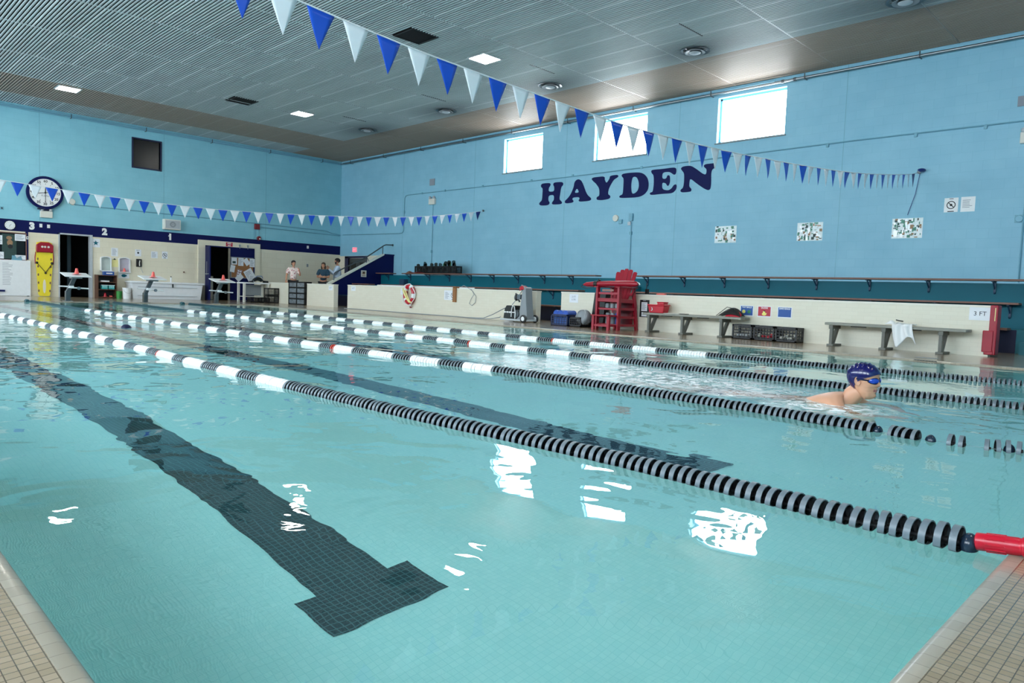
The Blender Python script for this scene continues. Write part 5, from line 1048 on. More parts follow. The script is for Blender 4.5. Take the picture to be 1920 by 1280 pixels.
for s, x in ((0, 12.07), (1, 12.49)):
    mb = MB(); mb.lathe([(.02,-.025),(.08,-.025),(.095,-.018),(.095,.018),(.08,.025),(.02,.025)], (x,11.63,.095), 'X', 22); w = mb.build('wheel', 'black', t); w['_o'] = tuple(t.location)
    mb = MB(); mb.lathe([(.0,-.03),(.035,-.028),(.05,-.03),(.055,-.026),(.055,.026),(.05,.03),(.0,.03)], (x,11.63,.095), 'X', 16); mb.build('hub', 'white', w)
mb = MB(); mb.add([(x,y,z) for x in (12.14, 12.44) for y, z in ((12.03,.08),(12.03,.30),(12.06,.40),(12.30,.40),(12.36,.32),(12.40,.08))], [tuple(range(6)), tuple(range(6,12))[::-1]]+[(k,(k+1)%6,6+(k+1)%6,6+k) for k in range(6)]); mb.build('robot_body', 'black', t, bevel=.015)
mb = MB()
for q in (.12,.24): pass
mb.tube([(12.12,11.97,.08),(12.12,11.96,.22),(12.12,12.0,.38),(12.12,12.06,.40),(12.12,12.09,.3),(12.12,12.1,.12)], .012, 8); mb.box((12.125,11.98,.225),(12.135,12.38,.245)); [mb.box((12.11,12.12+k*.09,.215),(12.13,12.16+k*.09,.255)) for k in range(3)]; mb.build('robot_trim', 'white', t)
mb = MB(); mb.lathe([(.0,-.05),(.09,-.05),(.10,-.03),(.10,.03),(.09,.05),(0,.05)], (12.20,11.97,.20), 'X', 18); mb.build('drive_cover', 'steel_dark', t)
mb = MB(); mb.tube([(12.2,11.9,.5),(12.2,12.0,.62),(12.22,12.06,.70)], .022, 8); mb.ball((12.2,12.02,.60), .07, (.8,.8,1.2), 12, 8); mb.box((12.16,11.84,.56),(12.36,11.96,.68)); mb.build('reel_bracket', 'steel_dark', t)
mb = MB(); mb.ball((12.2,12.0,.61), .055, (1,.8,1.5), 12, 8); mb.build('black_knob', 'black', t)
mb = MB()
for k in range(4): mb.tube([(12.25+.10*math.cos(a)+.01*k, 11.82+.095*math.sin(a)+k*.012, .80+k*.022+.02*math.sin(2*a)) for a in [2*math.pi*i/18 for i in range(18)]], .014, 7, closed=True)
mb.build('cable_coil', 'red_bright', t)
mb = MB(); mb.tube([(12.2,11.72,.86),(12.2,11.85,.91),(12.3,11.95,.90),(12.35,11.85,.86)], .012, 7); mb.tube([(12.25,11.88,.78),(12.18,12.0,.55),(12.14,12.1,.42)], .010, 6); mb.build('handle', 'grey', t)
mb = MB(); mb.tube([(12.35,20.1,.012),(12.40,18,.012),(12.36,16.2,.012),(12.42,15,.012),(12.38,14.0,.012),(12.30,13.3,.03),(12.24,12.9,.14),(12.2,12.55,.27),(12.18,12.38,.33)], .011, 7); origin_to(tag(mb.build('cable', 'grey'), 'upper grey cable running along the foot of the low wall to the vacuum cart', 'cable'), (12.4,14,0))
mb = MB(); mb.tube([(12.28,13.9,.012),(12.2,13.4,.012),(12.16,12.9,.03),(12.14,12.52,.09),(12.1,12.46,.11)], .011, 7); origin_to(tag(mb.build('cable', 'grey'), 'lower grey cable curling up to the base of the vacuum cart', 'cable'), (12.2,13.4,0))
sheet('white_board', 'white board propped behind the vacuum cart', 'board', onX(XK, 12.62, .17), .34, .33, ['white'], d=.02)
mat('blue_foam', '#1C52B4', .45); mat('crate_blue', '#12224A', .5)
t = milk_crate('dark blue crate of blue foam floats at the end of the low wall', 12.2, 10.42, 0, .40, .50, .265, 'crate_blue', 'dark crates beside the red chair')
for k, l in enumerate(('left', 'middle', 'right')):
    mb = MB(); y = 10.57-k*.15; mb.lathe([(.05,-.17),(.075,-.15),(.075,.15),(.05,.17)], (12.2,y,.28), 'X', 16); origin_to(tag(mb.build('foam_roller', 'blue_foam'), '%s blue foam roller in the dark blue crate' % l, 'float', 'blue foam rollers in the dark blue crate'), (12.2,y,.28))
mb = MB(); mb.box((12.05,10.2,.02),(12.35,10.64,.20)); origin_to(tag(mb.build('blue_bag', 'sign_blue', bevel=.02), 'blue bag filling the bottom of the dark blue crate', 'bag'), (12.2,10.4,.02))
milk_crate('black crate with a white pattern between the blue crate and the mesh bag', 12.22, 9.98, 0, .36, .34, .22, 'black', 'dark crates beside the red chair')
def mesh_bag():
    t = thing('mesh_bag', 'silver grey mesh bag slumped on the black crate beside the black mats', 'bag', (12.2, 9.84, .1))
    rr = random.Random(4); mb = MB()
    def f(u, v):
        a = 2*math.pi*u; ph = math.pi*v; r = .16+.03*math.sin(3*a+4*v)+.015*math.sin(9*a+3)
        return (12.2+r*math.sin(ph)*math.cos(a), 9.84+1.15*r*math.sin(ph)*math.sin(a), .22+.17*math.cos(ph)+.02*math.sin(5*a)*math.sin(ph))
    mb.grid(f, 24, 12); mb.build('net', 'grey', t, ang=80)
    mb = MB()
    for k in range(5): mb.tube([Vector(f(k/5+.02*math.sin(6*v), v))*1.0+Vector((-.004,0,.004)) for v in [i/12 for i in range(1,12)]], .006, 5)
    mb.build('drawstring', 'grey_light', t)
mesh_bag()
t = thing('folded_mats', 'tall black folded mats leaning against the low wall behind the red chair', 'mats', (12.4, 9.62, 0))
for k in range(4): mb = MB(); mb.add([(12.36+k*.045+a, y, z) for a in (0,.038) for y, z in ((9.80-k*.02,0),(9.44,0),(9.38,.775),(9.70-k*.02,.785))], [(0,1,2,3),(7,6,5,4),(0,4,5,1),(1,5,6,2),(2,6,7,3),(3,7,4,0)]); mb.build('mat', 'black', t, bevel=.01)
# lifeguard chair
CM_ = 'red'; t = thing('lifeguard_chair', 'tall red lifeguard chair with slatted fan back on the side deck', 'lifeguard chair', (12.2, 8.93, 0))
for y in (9.22, 8.65):
    mb = MB(); mb.beam((11.87,y,0), (11.87,y,.90), .05, .09, up=(1,0,0)); mb.build('leg', CM_, t, bevel=.004)
    mb = MB(); mb.beam((12.53,y,0), (12.36,y,.90), .05, .08, up=(1,0,0)); mb.build('leg', CM_, t, bevel=.004)
    mb = MB(); mb.box((11.79,y-.055,.90),(12.45,y+.055,.925)); mb.build('armrest', CM_, t, bevel=.006)
    for z in (.11, .28, .455, .63): mb = MB(); mb.beam((11.87,y,z), (12.50-z*.19,y,z-.01), .022, .05 if z < .6 else .08); mb.build('side_rung', CM_, t)
for z in (.11, .30, .445): mb = MB(); mb.box((11.86,8.65,z-.02),(11.885,9.22,z+.02)); mb.build('front_rung', CM_, t)
mb = MB(); mb.box((11.85,8.65,.755),(11.875,9.22,.80)); mb.build('front_rung', CM_, t)
mb = MB()
for k in range(6): mb.box((11.84+k*.085,8.67,.655-k*.012),(11.915+k*.085,9.20,.675-k*.012))
mb.box((11.84,8.67,.60),(11.86,9.20,.66)); mb.build('seat', CM_, t)
for k in range(5):
    a = (k-2)*.13; y0, y1 = 8.935+(k-2)*.075, 8.935+(k-2)*.112; top = 1.33-abs(k-2)**1.7*.022
    mb = MB(); mb.add([(x+dx, y+dy, z) for dx in (0, .018) for x, y, dy, z in ((12.26,y0,-.035,.58),(12.26,y0,.035,.58),(12.47,y1,.052,top-.03),(12.47,y1,.03,top),(12.47,y1,-.03,top),(12.47,y1,-.052,top-.03))], [tuple(range(6)), tuple(range(6,12))[::-1]]+[(k_,(k_+1)%6,6+(k_+1)%6,6+k_) for k_ in range(6)]); mb.build('back_slat', CM_, t)
mb = MB(); mb.box((12.33,8.66,.74),(12.35,9.21,.80)); mb.box((12.41,8.72,1.02),(12.43,9.15,1.07)); mb.build('back_rail', CM_, t)
for z in (.12, .46): mb = MB(); mb.box((11.9,8.68,z-.012),(12.42,9.19,z)); mb.build('storage_shelf', 'red_dark', t)
mb = MB(); mb.box((12.40,8.68,.10),(12.42,9.19,.60)); mb.build('back_panel', 'red_dark', t)
mb = MB(); mb.box((11.858,8.80,.82),(11.868,9.10,.865)); mb.build('name_plate', 'wood_edge', t)
for y in (9.10, 8.70): mb = MB(); mb.box((11.57,y-.03,0),(11.63,y+.03,.30)); mb.build('step_leg', CM_, t, bevel=.004)
mb = MB(); mb.box((11.54,8.66,.295),(11.88,9.14,.32)); mb.build('step', CM_, t, bevel=.005)
for z in (.10,): mb = MB(); mb.box((11.585,8.7,z-.025),(11.61,9.1,z+.02)); mb.box((11.6,8.68,z-.02),(11.87,8.71,z+.02)); mb.box((11.6,9.09,z-.02),(11.87,9.12,z+.02)); mb.build('step_rung', CM_, t)
t = thing('rescue_tube', 'long red rescue tube with black strap laid across the arms of the lifeguard chair', 'rescue tube', (11.84, 8.78, .985))
mb = MB(); mb.tube([(11.86,9.62,.95),(11.86,9.54,.955),(11.86,9.3,.97),(11.86,8.9,.985),(11.86,8.5,.99),(11.86,8.24,.985),(11.86,8.18,.98)], [.02,.05,.058,.060,.060,.058,.03], 14); mb.build('foam_body', 'red', t)
mb = MB(); mb.tube([(11.86,9.31,.97),(11.86,9.22,.972)], .066, 14); mb.ball((11.86,9.2,1.04), .035); mb.build('strap', 'black', t)
mb = MB(); mb.tube([(11.8,9.60,.95),(11.78,9.62,.90),(11.78,9.5,.87),(11.8,9.3,.90)], .008, 6); mb.tube([(11.84,8.18,1.0),(11.82,8.15,.95),(11.86,8.28,.80),(11.9,8.34,.70)], .008, 6); mb.build('tether', 'black', t)
mb = MB(); mb.tube([(11.86,8.22,1.02),(11.86,8.16,1.0),(11.86,8.14,.97)], .014, 8); mb.build('clip', 'white', t)
for k, (y, z, lab_) in enumerate(((9.08,.462,'grey foam pad at the left of the upper shelf in the lifeguard chair'), (8.95,.462,'grey foam pad in the middle of the upper shelf in the lifeguard chair'), (8.82,.462,'grey foam pad at the right of the upper shelf in the lifeguard chair'),
                                  (9.06,.122,'grey foam pad at the left of the lower shelf in the lifeguard chair'), (8.93,.122,'grey foam pad in the middle of the lower shelf in the lifeguard chair'), (8.80,.122,'blue foam pad at the right of the lower shelf in the lifeguard chair'))):
    h_ = .10 if z > .3 else .24; mb = MB(); mb.lathe([(.045,0),(.055,.01),(.055,h_-.02),(.04,h_)], (12.05,y,z), 'Z', 14); origin_to(tag(mb.build('foam_pad', 'grey' if k < 5 else 'blue_foam'), lab_, 'foam pad', 'foam pads under the lifeguard chair'), (12.05,y,z))
# benches
mat('bench_grey', '#8A8A80', .5, var=.15, vs=10); mat('bench_dark', '#67675F', .5, var=.12, vs=10)
def deck_bench(lab, y0, y1, legs):
    t = thing('deck_bench', lab, 'bench', (12.36, (y0+y1)/2, 0), 'grey benches against the low wall'); zt = .405
    mb = MB(); mb.box((12.19,y0,zt-.045),(12.36,y1,zt)); mb.box((12.37,y0,zt-.045),(12.54,y1,zt)); mb.build('seat', 'bench_grey', t, bevel=.008)
    for y in legs:
        mb = MB(); mb.beam((12.24,y,0.03),(12.24,y,zt-.045),.07,.05,up=(0,1,0)); mb.beam((12.30,y,0.03),(12.50,y,zt-.06),.07,.05,up=(0,1,0)); mb.box((12.19,y-.035,zt-.11),(12.54,y+.035,zt-.046)); mb.build('leg', 'bench_dark', t, bevel=.004)
        mb = MB(); mb.box((12.18,y-.055,0),(12.56,y+.055,.035)); mb.build('foot', 'bench_dark', t, bevel=.006)
    for a, b in zip(legs, legs[1:]): mb = MB(); mb.box((12.26,(a+b)/2-.12,zt-.06),(12.30,(a+b)/2+.12,zt-.046)); mb.build('underside_bar', 'black', t)
deck_bench('grey bench with the red box and bag, right of the lifeguard chair', 6.05, 8.27, (8.13, 7.33, 6.47)); deck_bench('grey bench with the white towel, near the 3 FT sign', 2.38, 4.50, (4.39, 3.55, 2.72))
t = thing('first_aid_box', 'red plastic carry box with a lid on the left end of the bench', 'box', (12.36, 7.99, .405))
mb = MB(); mb.add([(a,b,c) for c, e in ((.406,.03),(.555,0)) for a, b in ((12.25+e*.6,7.79+e),(12.47-e*.6,7.79+e),(12.47-e*.6,8.19-e),(12.25+e*.6,8.19-e))], [(3,2,1,0),(4,5,6,7),(0,1,5,4),(1,2,6,5),(2,3,7,6),(3,0,4,7)]); mb.build('body', 'red_bright', t, bevel=.012)
mb = MB(); mb.box((12.24,7.78,.555),(12.48,8.20,.582)); mb.build('lid', 'red_bright', t, bevel=.01); mb = MB(); mb.box((12.28,7.82,.58),(12.44,7.98,.625)); mb.box((12.27,7.81,.62),(12.45,7.99,.638)); mb.build('handle', 'red_bright', t, bevel=.008); mb = MB(); mb.tube([(12.238,8.08,.52),(12.235,8.06,.47),(12.235,8.09,.45)], .008, 6); mb.build('latch', 'white', t)
mb = MB(); mb.box((12.22,7.45,.407),(12.44,7.78,.415), rot=(.12,'Z',(12.33,7.6,.41))); origin_to(tag(mb.build('paper_stack', 'off_white'), 'flat white papers on the bench beside the red box', 'papers'), (12.33,7.6,.407))
mb = MB(); mb.box((12.24,7.28,.407),(12.38,7.42,.417)); origin_to(tag(mb.build('phone', 'black'), 'flat black phone on the bench right of the white papers', 'phone'), (12.31,7.35,.407))
t = thing('duffel_bag', 'black and red sports bag slumped on the right end of the bench', 'bag', (12.36, 6.32, .405))
mb = MB(); mb.grid(lambda u, v: (12.24+.24*u, 6.10+.50*v, .407+(.19*math.sin(math.pi*max(.01,min(.99,v)))**.7*(1.25-v*.7))*math.sin(math.pi*max(.02,min(.98,u)))**.5), 12, 18); mb.build('body', 'black', t, ang=70)
mb = MB(); mb.grid(lambda u, v: (12.236+.08*u, 6.105+.30*v, .408+(.15*math.sin(math.pi*max(.01,min(.99,v*.85+.05)))**.7)*(u*.9+.02)), 6, 14); mb.build('front_panel', 'red_bright', t, ang=70, solid=.008)
mb = MB(); mb.tube([(12.26,6.2,.50),(12.25,6.24,.57),(12.25,6.38,.59),(12.26,6.5,.50),(12.25,6.6,.42)], .006, 7); mb.build('strap', 'black', t)
t = thing('towel', 'white towel draped over the front of the bench', 'towel', (12.2, 3.25, .405)); rr = random.Random(2)
def tw(u, v):   # u across, v from back of the seat over the front edge and down
    L_ = .62*v; y = 3.42-.30*u-.08*v+.04*math.sin(3*v); rip = .012*math.sin(14*u+3*v)
    if L_ < .26: return (12.42-L_*.95, y, .425+.02*abs(math.sin(9*u+4*v))+.03*math.exp(-((u-.25)**2+(v-.15)**2)/.02))
    return (12.165+rip*1.4, y, .42-(L_-.26)*(.75+.25*math.cos(5*u)))
mb = MB(); mb.grid(tw, 26, 26); mb.build('cloth', 'white', t, ang=80, solid=.008)
mb = MB(); mb.grid(lambda u, v: (12.25+.12*v, 3.55-.16*u, .43+.055*math.sin(math.pi*u)*math.sin(math.pi*v)), 8, 6); mb.build('rolled_end', 'white', t, ang=80, solid=.008)
mb = MB(); mb.tube([(12.3,3.40,.50),(12.25,3.34,.49),(12.2,3.27,.485)], .01, 6); mb.build('dark_band', 'black', t)
for k, (y, l) in enumerate(((6.05,'left of the three black crates on the deck under the toy signs'), (5.62,'middle black crate under the toy signs, with red things inside'), (5.20,'right of the three black crates on the deck under the toy signs'))):
    milk_crate(l, 12.40, y, 0, .30, .40, .275-.003*k, 'black', 'black crates under the toy signs')
    rr = random.Random(k); 
    for j in range(4):
        mb = MB(); yy = y-.13+j*.085; mb.ball((12.33+rr.uniform(-.02,.05), yy, .055+rr.uniform(0,.05)), .038, (1,1,.9), 12, 8); origin_to(tag(mb.build('toy_ball', 'red_bright' if (k == 1 and j < 3) else ('grey_light' if k == 0 else 'off_white')), '%s toy in the %s black crate under the toy signs' % (('first','second','third','fourth')[j], ('left','middle','right')[k]), 'toy', 'pool toys in the black crates'), (12.35, yy, .02))
mb = MB(); mb.box((10.95,2.45,.001),(11.10,2.72,.004)); origin_to(tag(mb.build('deck_drain', 'grey'), 'dark flush deck drain in front of the white-towel bench', 'drain'), (11.03,2.6,0))
mb = MB(); mb.box((10.52,16.35,.001),(10.62,16.65,.004)); origin_to(tag(mb.build('deck_drain', 'grey'), 'dark flush deck drain in front of the ring buoy', 'drain'), (10.57,16.5,0))
mb = MB(); [mb.box((10.40,2.30+k*.035,-.004),(10.43,2.325+k*.035,.003)) for k in range(8)]; origin_to(tag(mb.build('gutter_grate', 'black'), 'short black gutter grate on the pool edge right of the swimmer', 'grate'), (10.42,2.42,0))

# ================================================================ people
mat('skin', '#C98F70', .45, var=.08, vs=20); mat('skin_light', '#D39B7C', .42, var=.08, vs=14); mat('lips', '#A8615A', .4); mat('hair_dark', '#1C1512', .55, var=.3, vs=80); mat('hair_brown', '#4A3222', .55, var=.3, vs=80)
mat('cap_blue', '#0D0A52', .2, var=.05, coat=.4); mat('goggle_lens', '#1540B0', .08, coat=1); mat('goggle_frame', '#0A1230', .25); mat('suit_navy', '#0E1840', .4)
def splinet(tab, t):
    if t <= tab[0][0]: return tab[0][1]
    for i in range(len(tab)-1):
        if t <= tab[i+1][0]:
            (a, u), (b, v) = tab[i], tab[i+1]; s = (t-a)/(b-a)
            m0 = (v-tab[i-1][1])/(b-tab[i-1][0]) if i else (v-u)/(b-a); m1 = (tab[i+2][1]-u)/(tab[i+2][0]-a) if i+2 < len(tab) else (v-u)/(b-a)
            return (2*s**3-3*s*s+1)*u+(s**3-2*s*s+s)*(b-a)*m0+(-2*s**3+3*s*s)*v+(s**3-s*s)*(b-a)*m1
    return tab[-1][1]
FRONT = [(0,.040),(.006,.060),(.018,.080),(.030,.0855),(.043,.079),(.050,.083),(.058,.0895),(.064,.0865),(.070,.0915),(.078,.0905),(.084,.0865),(.092,.089),(.105,.090),(.125,.0885),(.138,.0895),(.150,.0955),(.165,.0965),(.185,.090),(.205,.074),(.220,.052),(.230,.028),(.235,0)]
BACK = [(0,.010),(.02,-.012),(.04,-.034),(.06,-.048),(.08,-.070),(.10,-.086),(.13,-.098),(.16,-.101),(.18,-.097),(.20,-.082),(.22,-.052),(.23,-.028),(.235,0)]
WIDE = [(0,.020),(.012,.036),(.03,.048),(.05,.0575),(.07,.0625),(.09,.066),(.11,.070),(.13,.073),(.155,.0765),(.18,.073),(.20,.063),(.22,.042),(.23,.024),(.235,.001)]
FRONT_S = [(0,.030),(.02,.062),(.045,.074),(.075,.083),(.11,.088),(.15,.094),(.165,.0955),(.185,.090),(.205,.074),(.220,.052),(.230,.028),(.235,0)]
def head_fn(z):
    return splinet(FRONT, z), splinet(BACK, z), splinet(WIDE, z)
def head(mb, T, s=1.0, nu=48, nv=44, mi=0, lips=None):
    """skull and face as one surface; T(f, l, u) maps forward, left, up from the chin base to the world"""
    zs = [.235*(.5-.5*math.cos(math.pi*j/nv)) if False else .235*j/nv for j in range(nv+1)]
    vs = []; lip = set()
    for j, z in enumerate(zs):
        f, b, w = head_fn(z); c = (f+b)/2; a = (f-b)/2
        for k in range(nu):
            t = 2*math.pi*k/nu; ct, st = math.cos(t), math.sin(t)
            p = .86 if ct > 0 else .95
            y = w*(abs(st)**.92)*(1 if st > 0 else -1)
            ff = f if ct <= 0 else (lambda g: f*g+splinet(FRONT_S, z)*(1-g))(math.exp(-(y/.019)**2)); c = (ff+b)/2; a = (ff-b)/2
            x = c+a*(abs(ct)**p)*(1 if ct > 0 else -1)
            if ct <= 0: x = (f+b)/2+((f-b)/2)*(abs(ct)**p)*-1
            else: x += ((f+b)/2-c)*max(0, 1-abs(ct)*3)
            if ct > 0:
                # nose
                if .084 < z < .152:
                    q = (z-.084)/.068; amt = (.0235*(1-q)**.8)*min(1, q*4.5+.15); wd = .0085+.0085*(1-q); x += amt*math.exp(-(y/wd)**2)
                # eye sockets, cheeks
                x -= .010*math.exp(-((abs(y)-.031)/.013)**2-((z-.128)/.012)**2)
                x += .0025*math.exp(-((abs(y)-.036)/.016)**2-((z-.100)/.016)**2)
                # lips narrow away from the middle
                if .050 < z < .082: x -= .006*min(1, (abs(y)/.030)**2)
            vs.append(T(x*s, y*s, z*s))
    fs = [(j*nu+k, j*nu+(k+1) % nu, (j+1)*nu+(k+1) % nu, (j+1)*nu+k) for j in range(nv) for k in range(nu)]+[tuple(range(nu))[::-1], tuple(nv*nu+k for k in range(nu))]
    b = len(mb.f); mb.add(vs, fs, mi)
    if lips is not None:
        for j in range(nv):
            z = (zs[j]+zs[j+1])/2
            if .0535 < z < .0735:
                for k in list(range(0, nu//18))+list(range(nu-nu//18, nu)): mb.m[b+j*nu+k] = lips
    for sd in (-1, 1):   # ears
        e0 = (-.006, sd*.070, .118)
        ring = []
        for k in range(14):
            t = 2*math.pi*k/14; ring.append((e0[0]+.017*math.cos(t)-.004*math.sin(t), e0[1]+sd*(.012+.006*(-math.cos(t))), e0[2]+.031*math.sin(t)*(1 if math.sin(t) > 0 else .85)))
        n = len(ring); inn = [(e0[0]+(x-e0[0])*.62, y-sd*.006, e0[2]+(z-e0[2])*.66) for x, y, z in ring]; base = [(e0[0]+(x-e0[0])*.7+.004, sd*.062, e0[2]+(z-e0[2])*.75) for x, y, z in ring]
        mb.add([T(x*s, y*s, z*s) for x, y, z in ring+inn+base], [(k, (k+1) % n, n+(k+1) % n, n+k) for k in range(n)]+[(k, (k+1) % n, 2*n+(k+1) % n, 2*n+k) for k in range(n)]+[tuple(range(n, 2*n))], mi)
def cap_shell(mb, T, zf, off, s=1.0, nu=48, nv=26, mi=0, z1=.235, rip=0):
    """shell over the skull; zf(angle) gives its lower edge"""
    vs = []
    for j in range(nv+1):
        for k in range(nu):
            t = 2*math.pi*k/nu; z0 = zf(t); z = z0+(z1-z0)*(1-(1-j/nv)**1.5) if j < nv else z1
            f, b, w = head_fn(min(z, .2345)); c = (f+b)/2; a = (f-b)/2+off; w += off; ct, st = math.cos(t), math.sin(t)
            x = c+a*(abs(ct)**(.86 if ct > 0 else .95))*(1 if ct > 0 else -1); y = w*(abs(st)**.92)*(1 if st > 0 else -1)
            zz = z+off*max(0, (z-.15)/.085); g_ = rip*math.exp(-((z-.222)/.020)**2)*max(0, math.sin(x*230+y*40)); zz += g_; x -= g_*.6; vs.append(T(x*s, y*s, zz*s))
    mb.add(vs, [(j*nu+k, j*nu+(k+1) % nu, (j+1)*nu+(k+1) % nu, (j+1)*nu+k) for j in range(nv) for k in range(nu)]+[tuple(nv*nu+k for k in range(nu))], mi)
def skin_add(mb, J, E_, root, mi=0, sub=2):
    """grow one continuous surface over connected joints {name: (pos, rx, ry)}"""
    names = list(J); me = bpy.data.meshes.new('t'); me.from_pydata([tuple(J[n][0]) for n in names], [(names.index(a), names.index(b)) for a, b in E_], [])
    bm = bmesh.new(); bm.from_mesh(me); lay = bm.verts.layers.skin.verify(); bm.verts.ensure_lookup_table()
    for i, n in enumerate(names): bm.verts[i][lay].radius = (J[n][1], J[n][2] if len(J[n]) > 2 else J[n][1]); bm.verts[i][lay].use_root = (n == root)
    bm.to_mesh(me); bm.free(); o = bpy.data.objects.new('t', me); COL.objects.link(o)
    sk = o.modifiers.new('s', 'SKIN'); sk.use_smooth_shade = True; sk.branch_smoothing = .6
    sb = o.modifiers.new('b', 'SUBSURF'); sb.levels = sub; sb.render_levels = sub
    dg = bpy.context.evaluated_depsgraph_get(); m2 = bpy.data.meshes.new_from_object(o.evaluated_get(dg))
    mb.add([tuple(v.co) for v in m2.vertices], [tuple(p.vertices) for p in m2.polygons], mi)
    bpy.data.objects.remove(o); bpy.data.meshes.remove(me); bpy.data.meshes.remove(m2)
def hand(mb, w, d, n, side, s=1.0, curl=.35, mi=0, spread=.12):
    """palm, four unequal bent fingers and a thumb; w wrist, d pointing direction, n palm normal"""
    w = Vector(w); d = Vector(d).normalized(); n = Vector(n); n = (n-d*n.dot(d)).normalized(); r = d.cross(n)*side
    vs = [w+(d*a+r*b+n*c)*s for a, b, c in ((-.01,-.026,-.013),(-.01,.026,-.013),(-.01,.026,.013),(-.01,-.026,.013),(.085,-.040,-.012),(.085,.040,-.012),(.085,.040,.012),(.085,-.040,.012))]
    mb.add(vs, [(3,2,1,0),(4,5,6,7),(0,1,5,4),(1,2,6,5),(2,3,7,6),(3,0,4,7)], mi)
    for k, (b, L_) in enumerate(((.030,.072),(.010,.080),(-.011,.075),(-.031,.060))):
        p = w+(d*.078+r*b)*s; dd = (d+r*b*spread*12*.1).normalized(); pts = [p]; a = 0
        for f in (.45, .30, .25):
            a += curl; q = dd*math.cos(a)+n*math.sin(a); p = p+q*L_*f*s; pts.append(p)
        mb.tube(pts, [.0092*s, .0088*s, .008*s, .0062*s], 8, mi)
    p = w+(d*.022+r*.028)*s; pts = [p, p+(d*.028+r*.022+n*.008)*s, p+(d*.052+r*.030+n*.016)*s, p+(d*.072+r*.032+n*.020)*s]; mb.tube(pts, [.012*s, .0105*s, .0095*s, .007*s], 8, mi)

# ---- the swimmer (breaststroke, head up, heading for the near wall)
SW = thing('person', 'swimmer in a dark blue cap and blue goggles, head and shoulders above the water', 'person', (5.13, 1.50, WZ))
CH = Vector((5.13, 1.435, .026))           # chin base
fwd = Vector((-.06, -.998, .0)).normalized(); up = Vector((0, .03, 1)).normalized(); lf = up.cross(fwd).normalized(); up = fwd.cross(lf)
T = lambda f, l, u: tuple(CH+fwd*f+lf*l+up*u)
HS = 1.10
mb = MB(); head(mb, T, HS, 56, 52, 0, 1)
V = lambda f, l, u: CH+fwd*f+lf*l+up*u
J = {'pelvis': (V(-1.02,0,-.36), .135,.10), 'belly': (V(-.72,0,-.27), .125,.095), 'chest': (V(-.42,0,-.155), .16,.12), 'upper': (V(-.20,0,-.085), .155,.115), 'neck0': (V(-.105,0,-.005), .088,.088), 'neck1': (V(-.040,0,.045), .072,.072), 'neck2': (V(-.015,0,.085), .060,.060),
     'shR': (V(-.150,-.165,-.060), .092,.092), 'shL': (V(-.150,.165,-.060), .092,.092), 'uaR': (V(-.02,-.26,-.13), .060), 'elR': (V(.10,-.31,-.23), .046), 'wrR': (V(.22,-.17,-.29), .030), 'uaL': (V(-.02,.26,-.13), .060), 'elL': (V(.10,.31,-.23), .046), 'wrL': (V(.22,.17,-.29), .030),
     'hipR': (V(-1.12,-.10,-.39), .095), 'hipL': (V(-1.12,.10,-.39), .095), 'knR': (V(-1.50,-.17,-.50), .062), 'knL': (V(-1.50,.17,-.50), .062), 'anR': (V(-1.86,-.22,-.40), .038), 'anL': (V(-1.86,.22,-.40), .038), 'toR': (V(-2.02,-.27,-.38), .03,.025), 'toL': (V(-2.02,.27,-.38), .03,.025)}
EE = [('pelvis','belly'),('belly','chest'),('chest','upper'),('upper','neck0'),('neck0','neck1'),('neck1','neck2'),('upper','shR'),('shR','uaR'),('uaR','elR'),('elR','wrR'),('upper','shL'),('shL','uaL'),('uaL','elL'),('elL','wrL'),('pelvis','hipR'),('hipR','knR'),('knR','anR'),('anR','toR'),('pelvis','hipL'),('hipL','knL'),('knL','anL'),('anL','toL')]
skin_add(mb, J, EE, 'pelvis'); hand(mb, J['wrR'][0], fwd+Vector((.3,0,0)), Vector((1,0,-.4)), 1, 1, .2); hand(mb, J['wrL'][0], fwd+Vector((-.3,0,0)), Vector((-1,0,-.4)), -1, 1, .2)
mb.build('body', ['skin_light', 'lips'], SW, ang=60)
mb = MB()
def capedge(t):
    c = math.cos(t)     # 1 front, -1 back
    return .168 if c > .75 else (.168+(c-.75)*.052/.75 if c > 0 else (.116-.012*(-c) if c > -.35 else .112-.040*min(1, (-c-.35)/.5)))
cap_shell(mb, T, lambda t: .172-.052*(1-max(0, math.cos(t))**.8) if math.cos(t) > 0 else .120-.058*min(1, (-math.cos(t))*1.5), .0055, HS, 96, 60, rip=.0075)
def wr(v):   # wrinkles over the crown
    return v
mb.build('swim_cap', 'cap_blue', SW, ang=70)
mb = MB()
vs = []; n = 20
for sd in (-1, 1):
    for rr_, dx in ((1.0, .000), (.92, .007), (.62, .011)):
        for k in range(n):
            t = 2*math.pi*k/n; y = sd*.034+.027*rr_*math.cos(t); z = .128+.017*rr_*math.sin(t)*(1+.15*math.cos(t)*sd)
            fx = splinet([(0,.092),(.02,.089),(.035,.081),(.05,.066),(.062,.048)], abs(y))+.004+dx; vs.append(T(fx*HS, y*HS, z*HS))
for s_ in (0, 1):
    b = s_*3*n; mb.add([], [], 0)
mb.add(vs, [(s_*3*n+r_*n+k, s_*3*n+r_*n+(k+1) % n, s_*3*n+(r_+1)*n+(k+1) % n, s_*3*n+(r_+1)*n+k) for s_ in (0,1) for r_ in (0,1) for k in range(n)]+[tuple(s_*3*n+2*n+k for k in range(n)) for s_ in (0,1)])
g = mb.build('goggles', 'goggle_lens', SW, ang=50)
mb = MB()
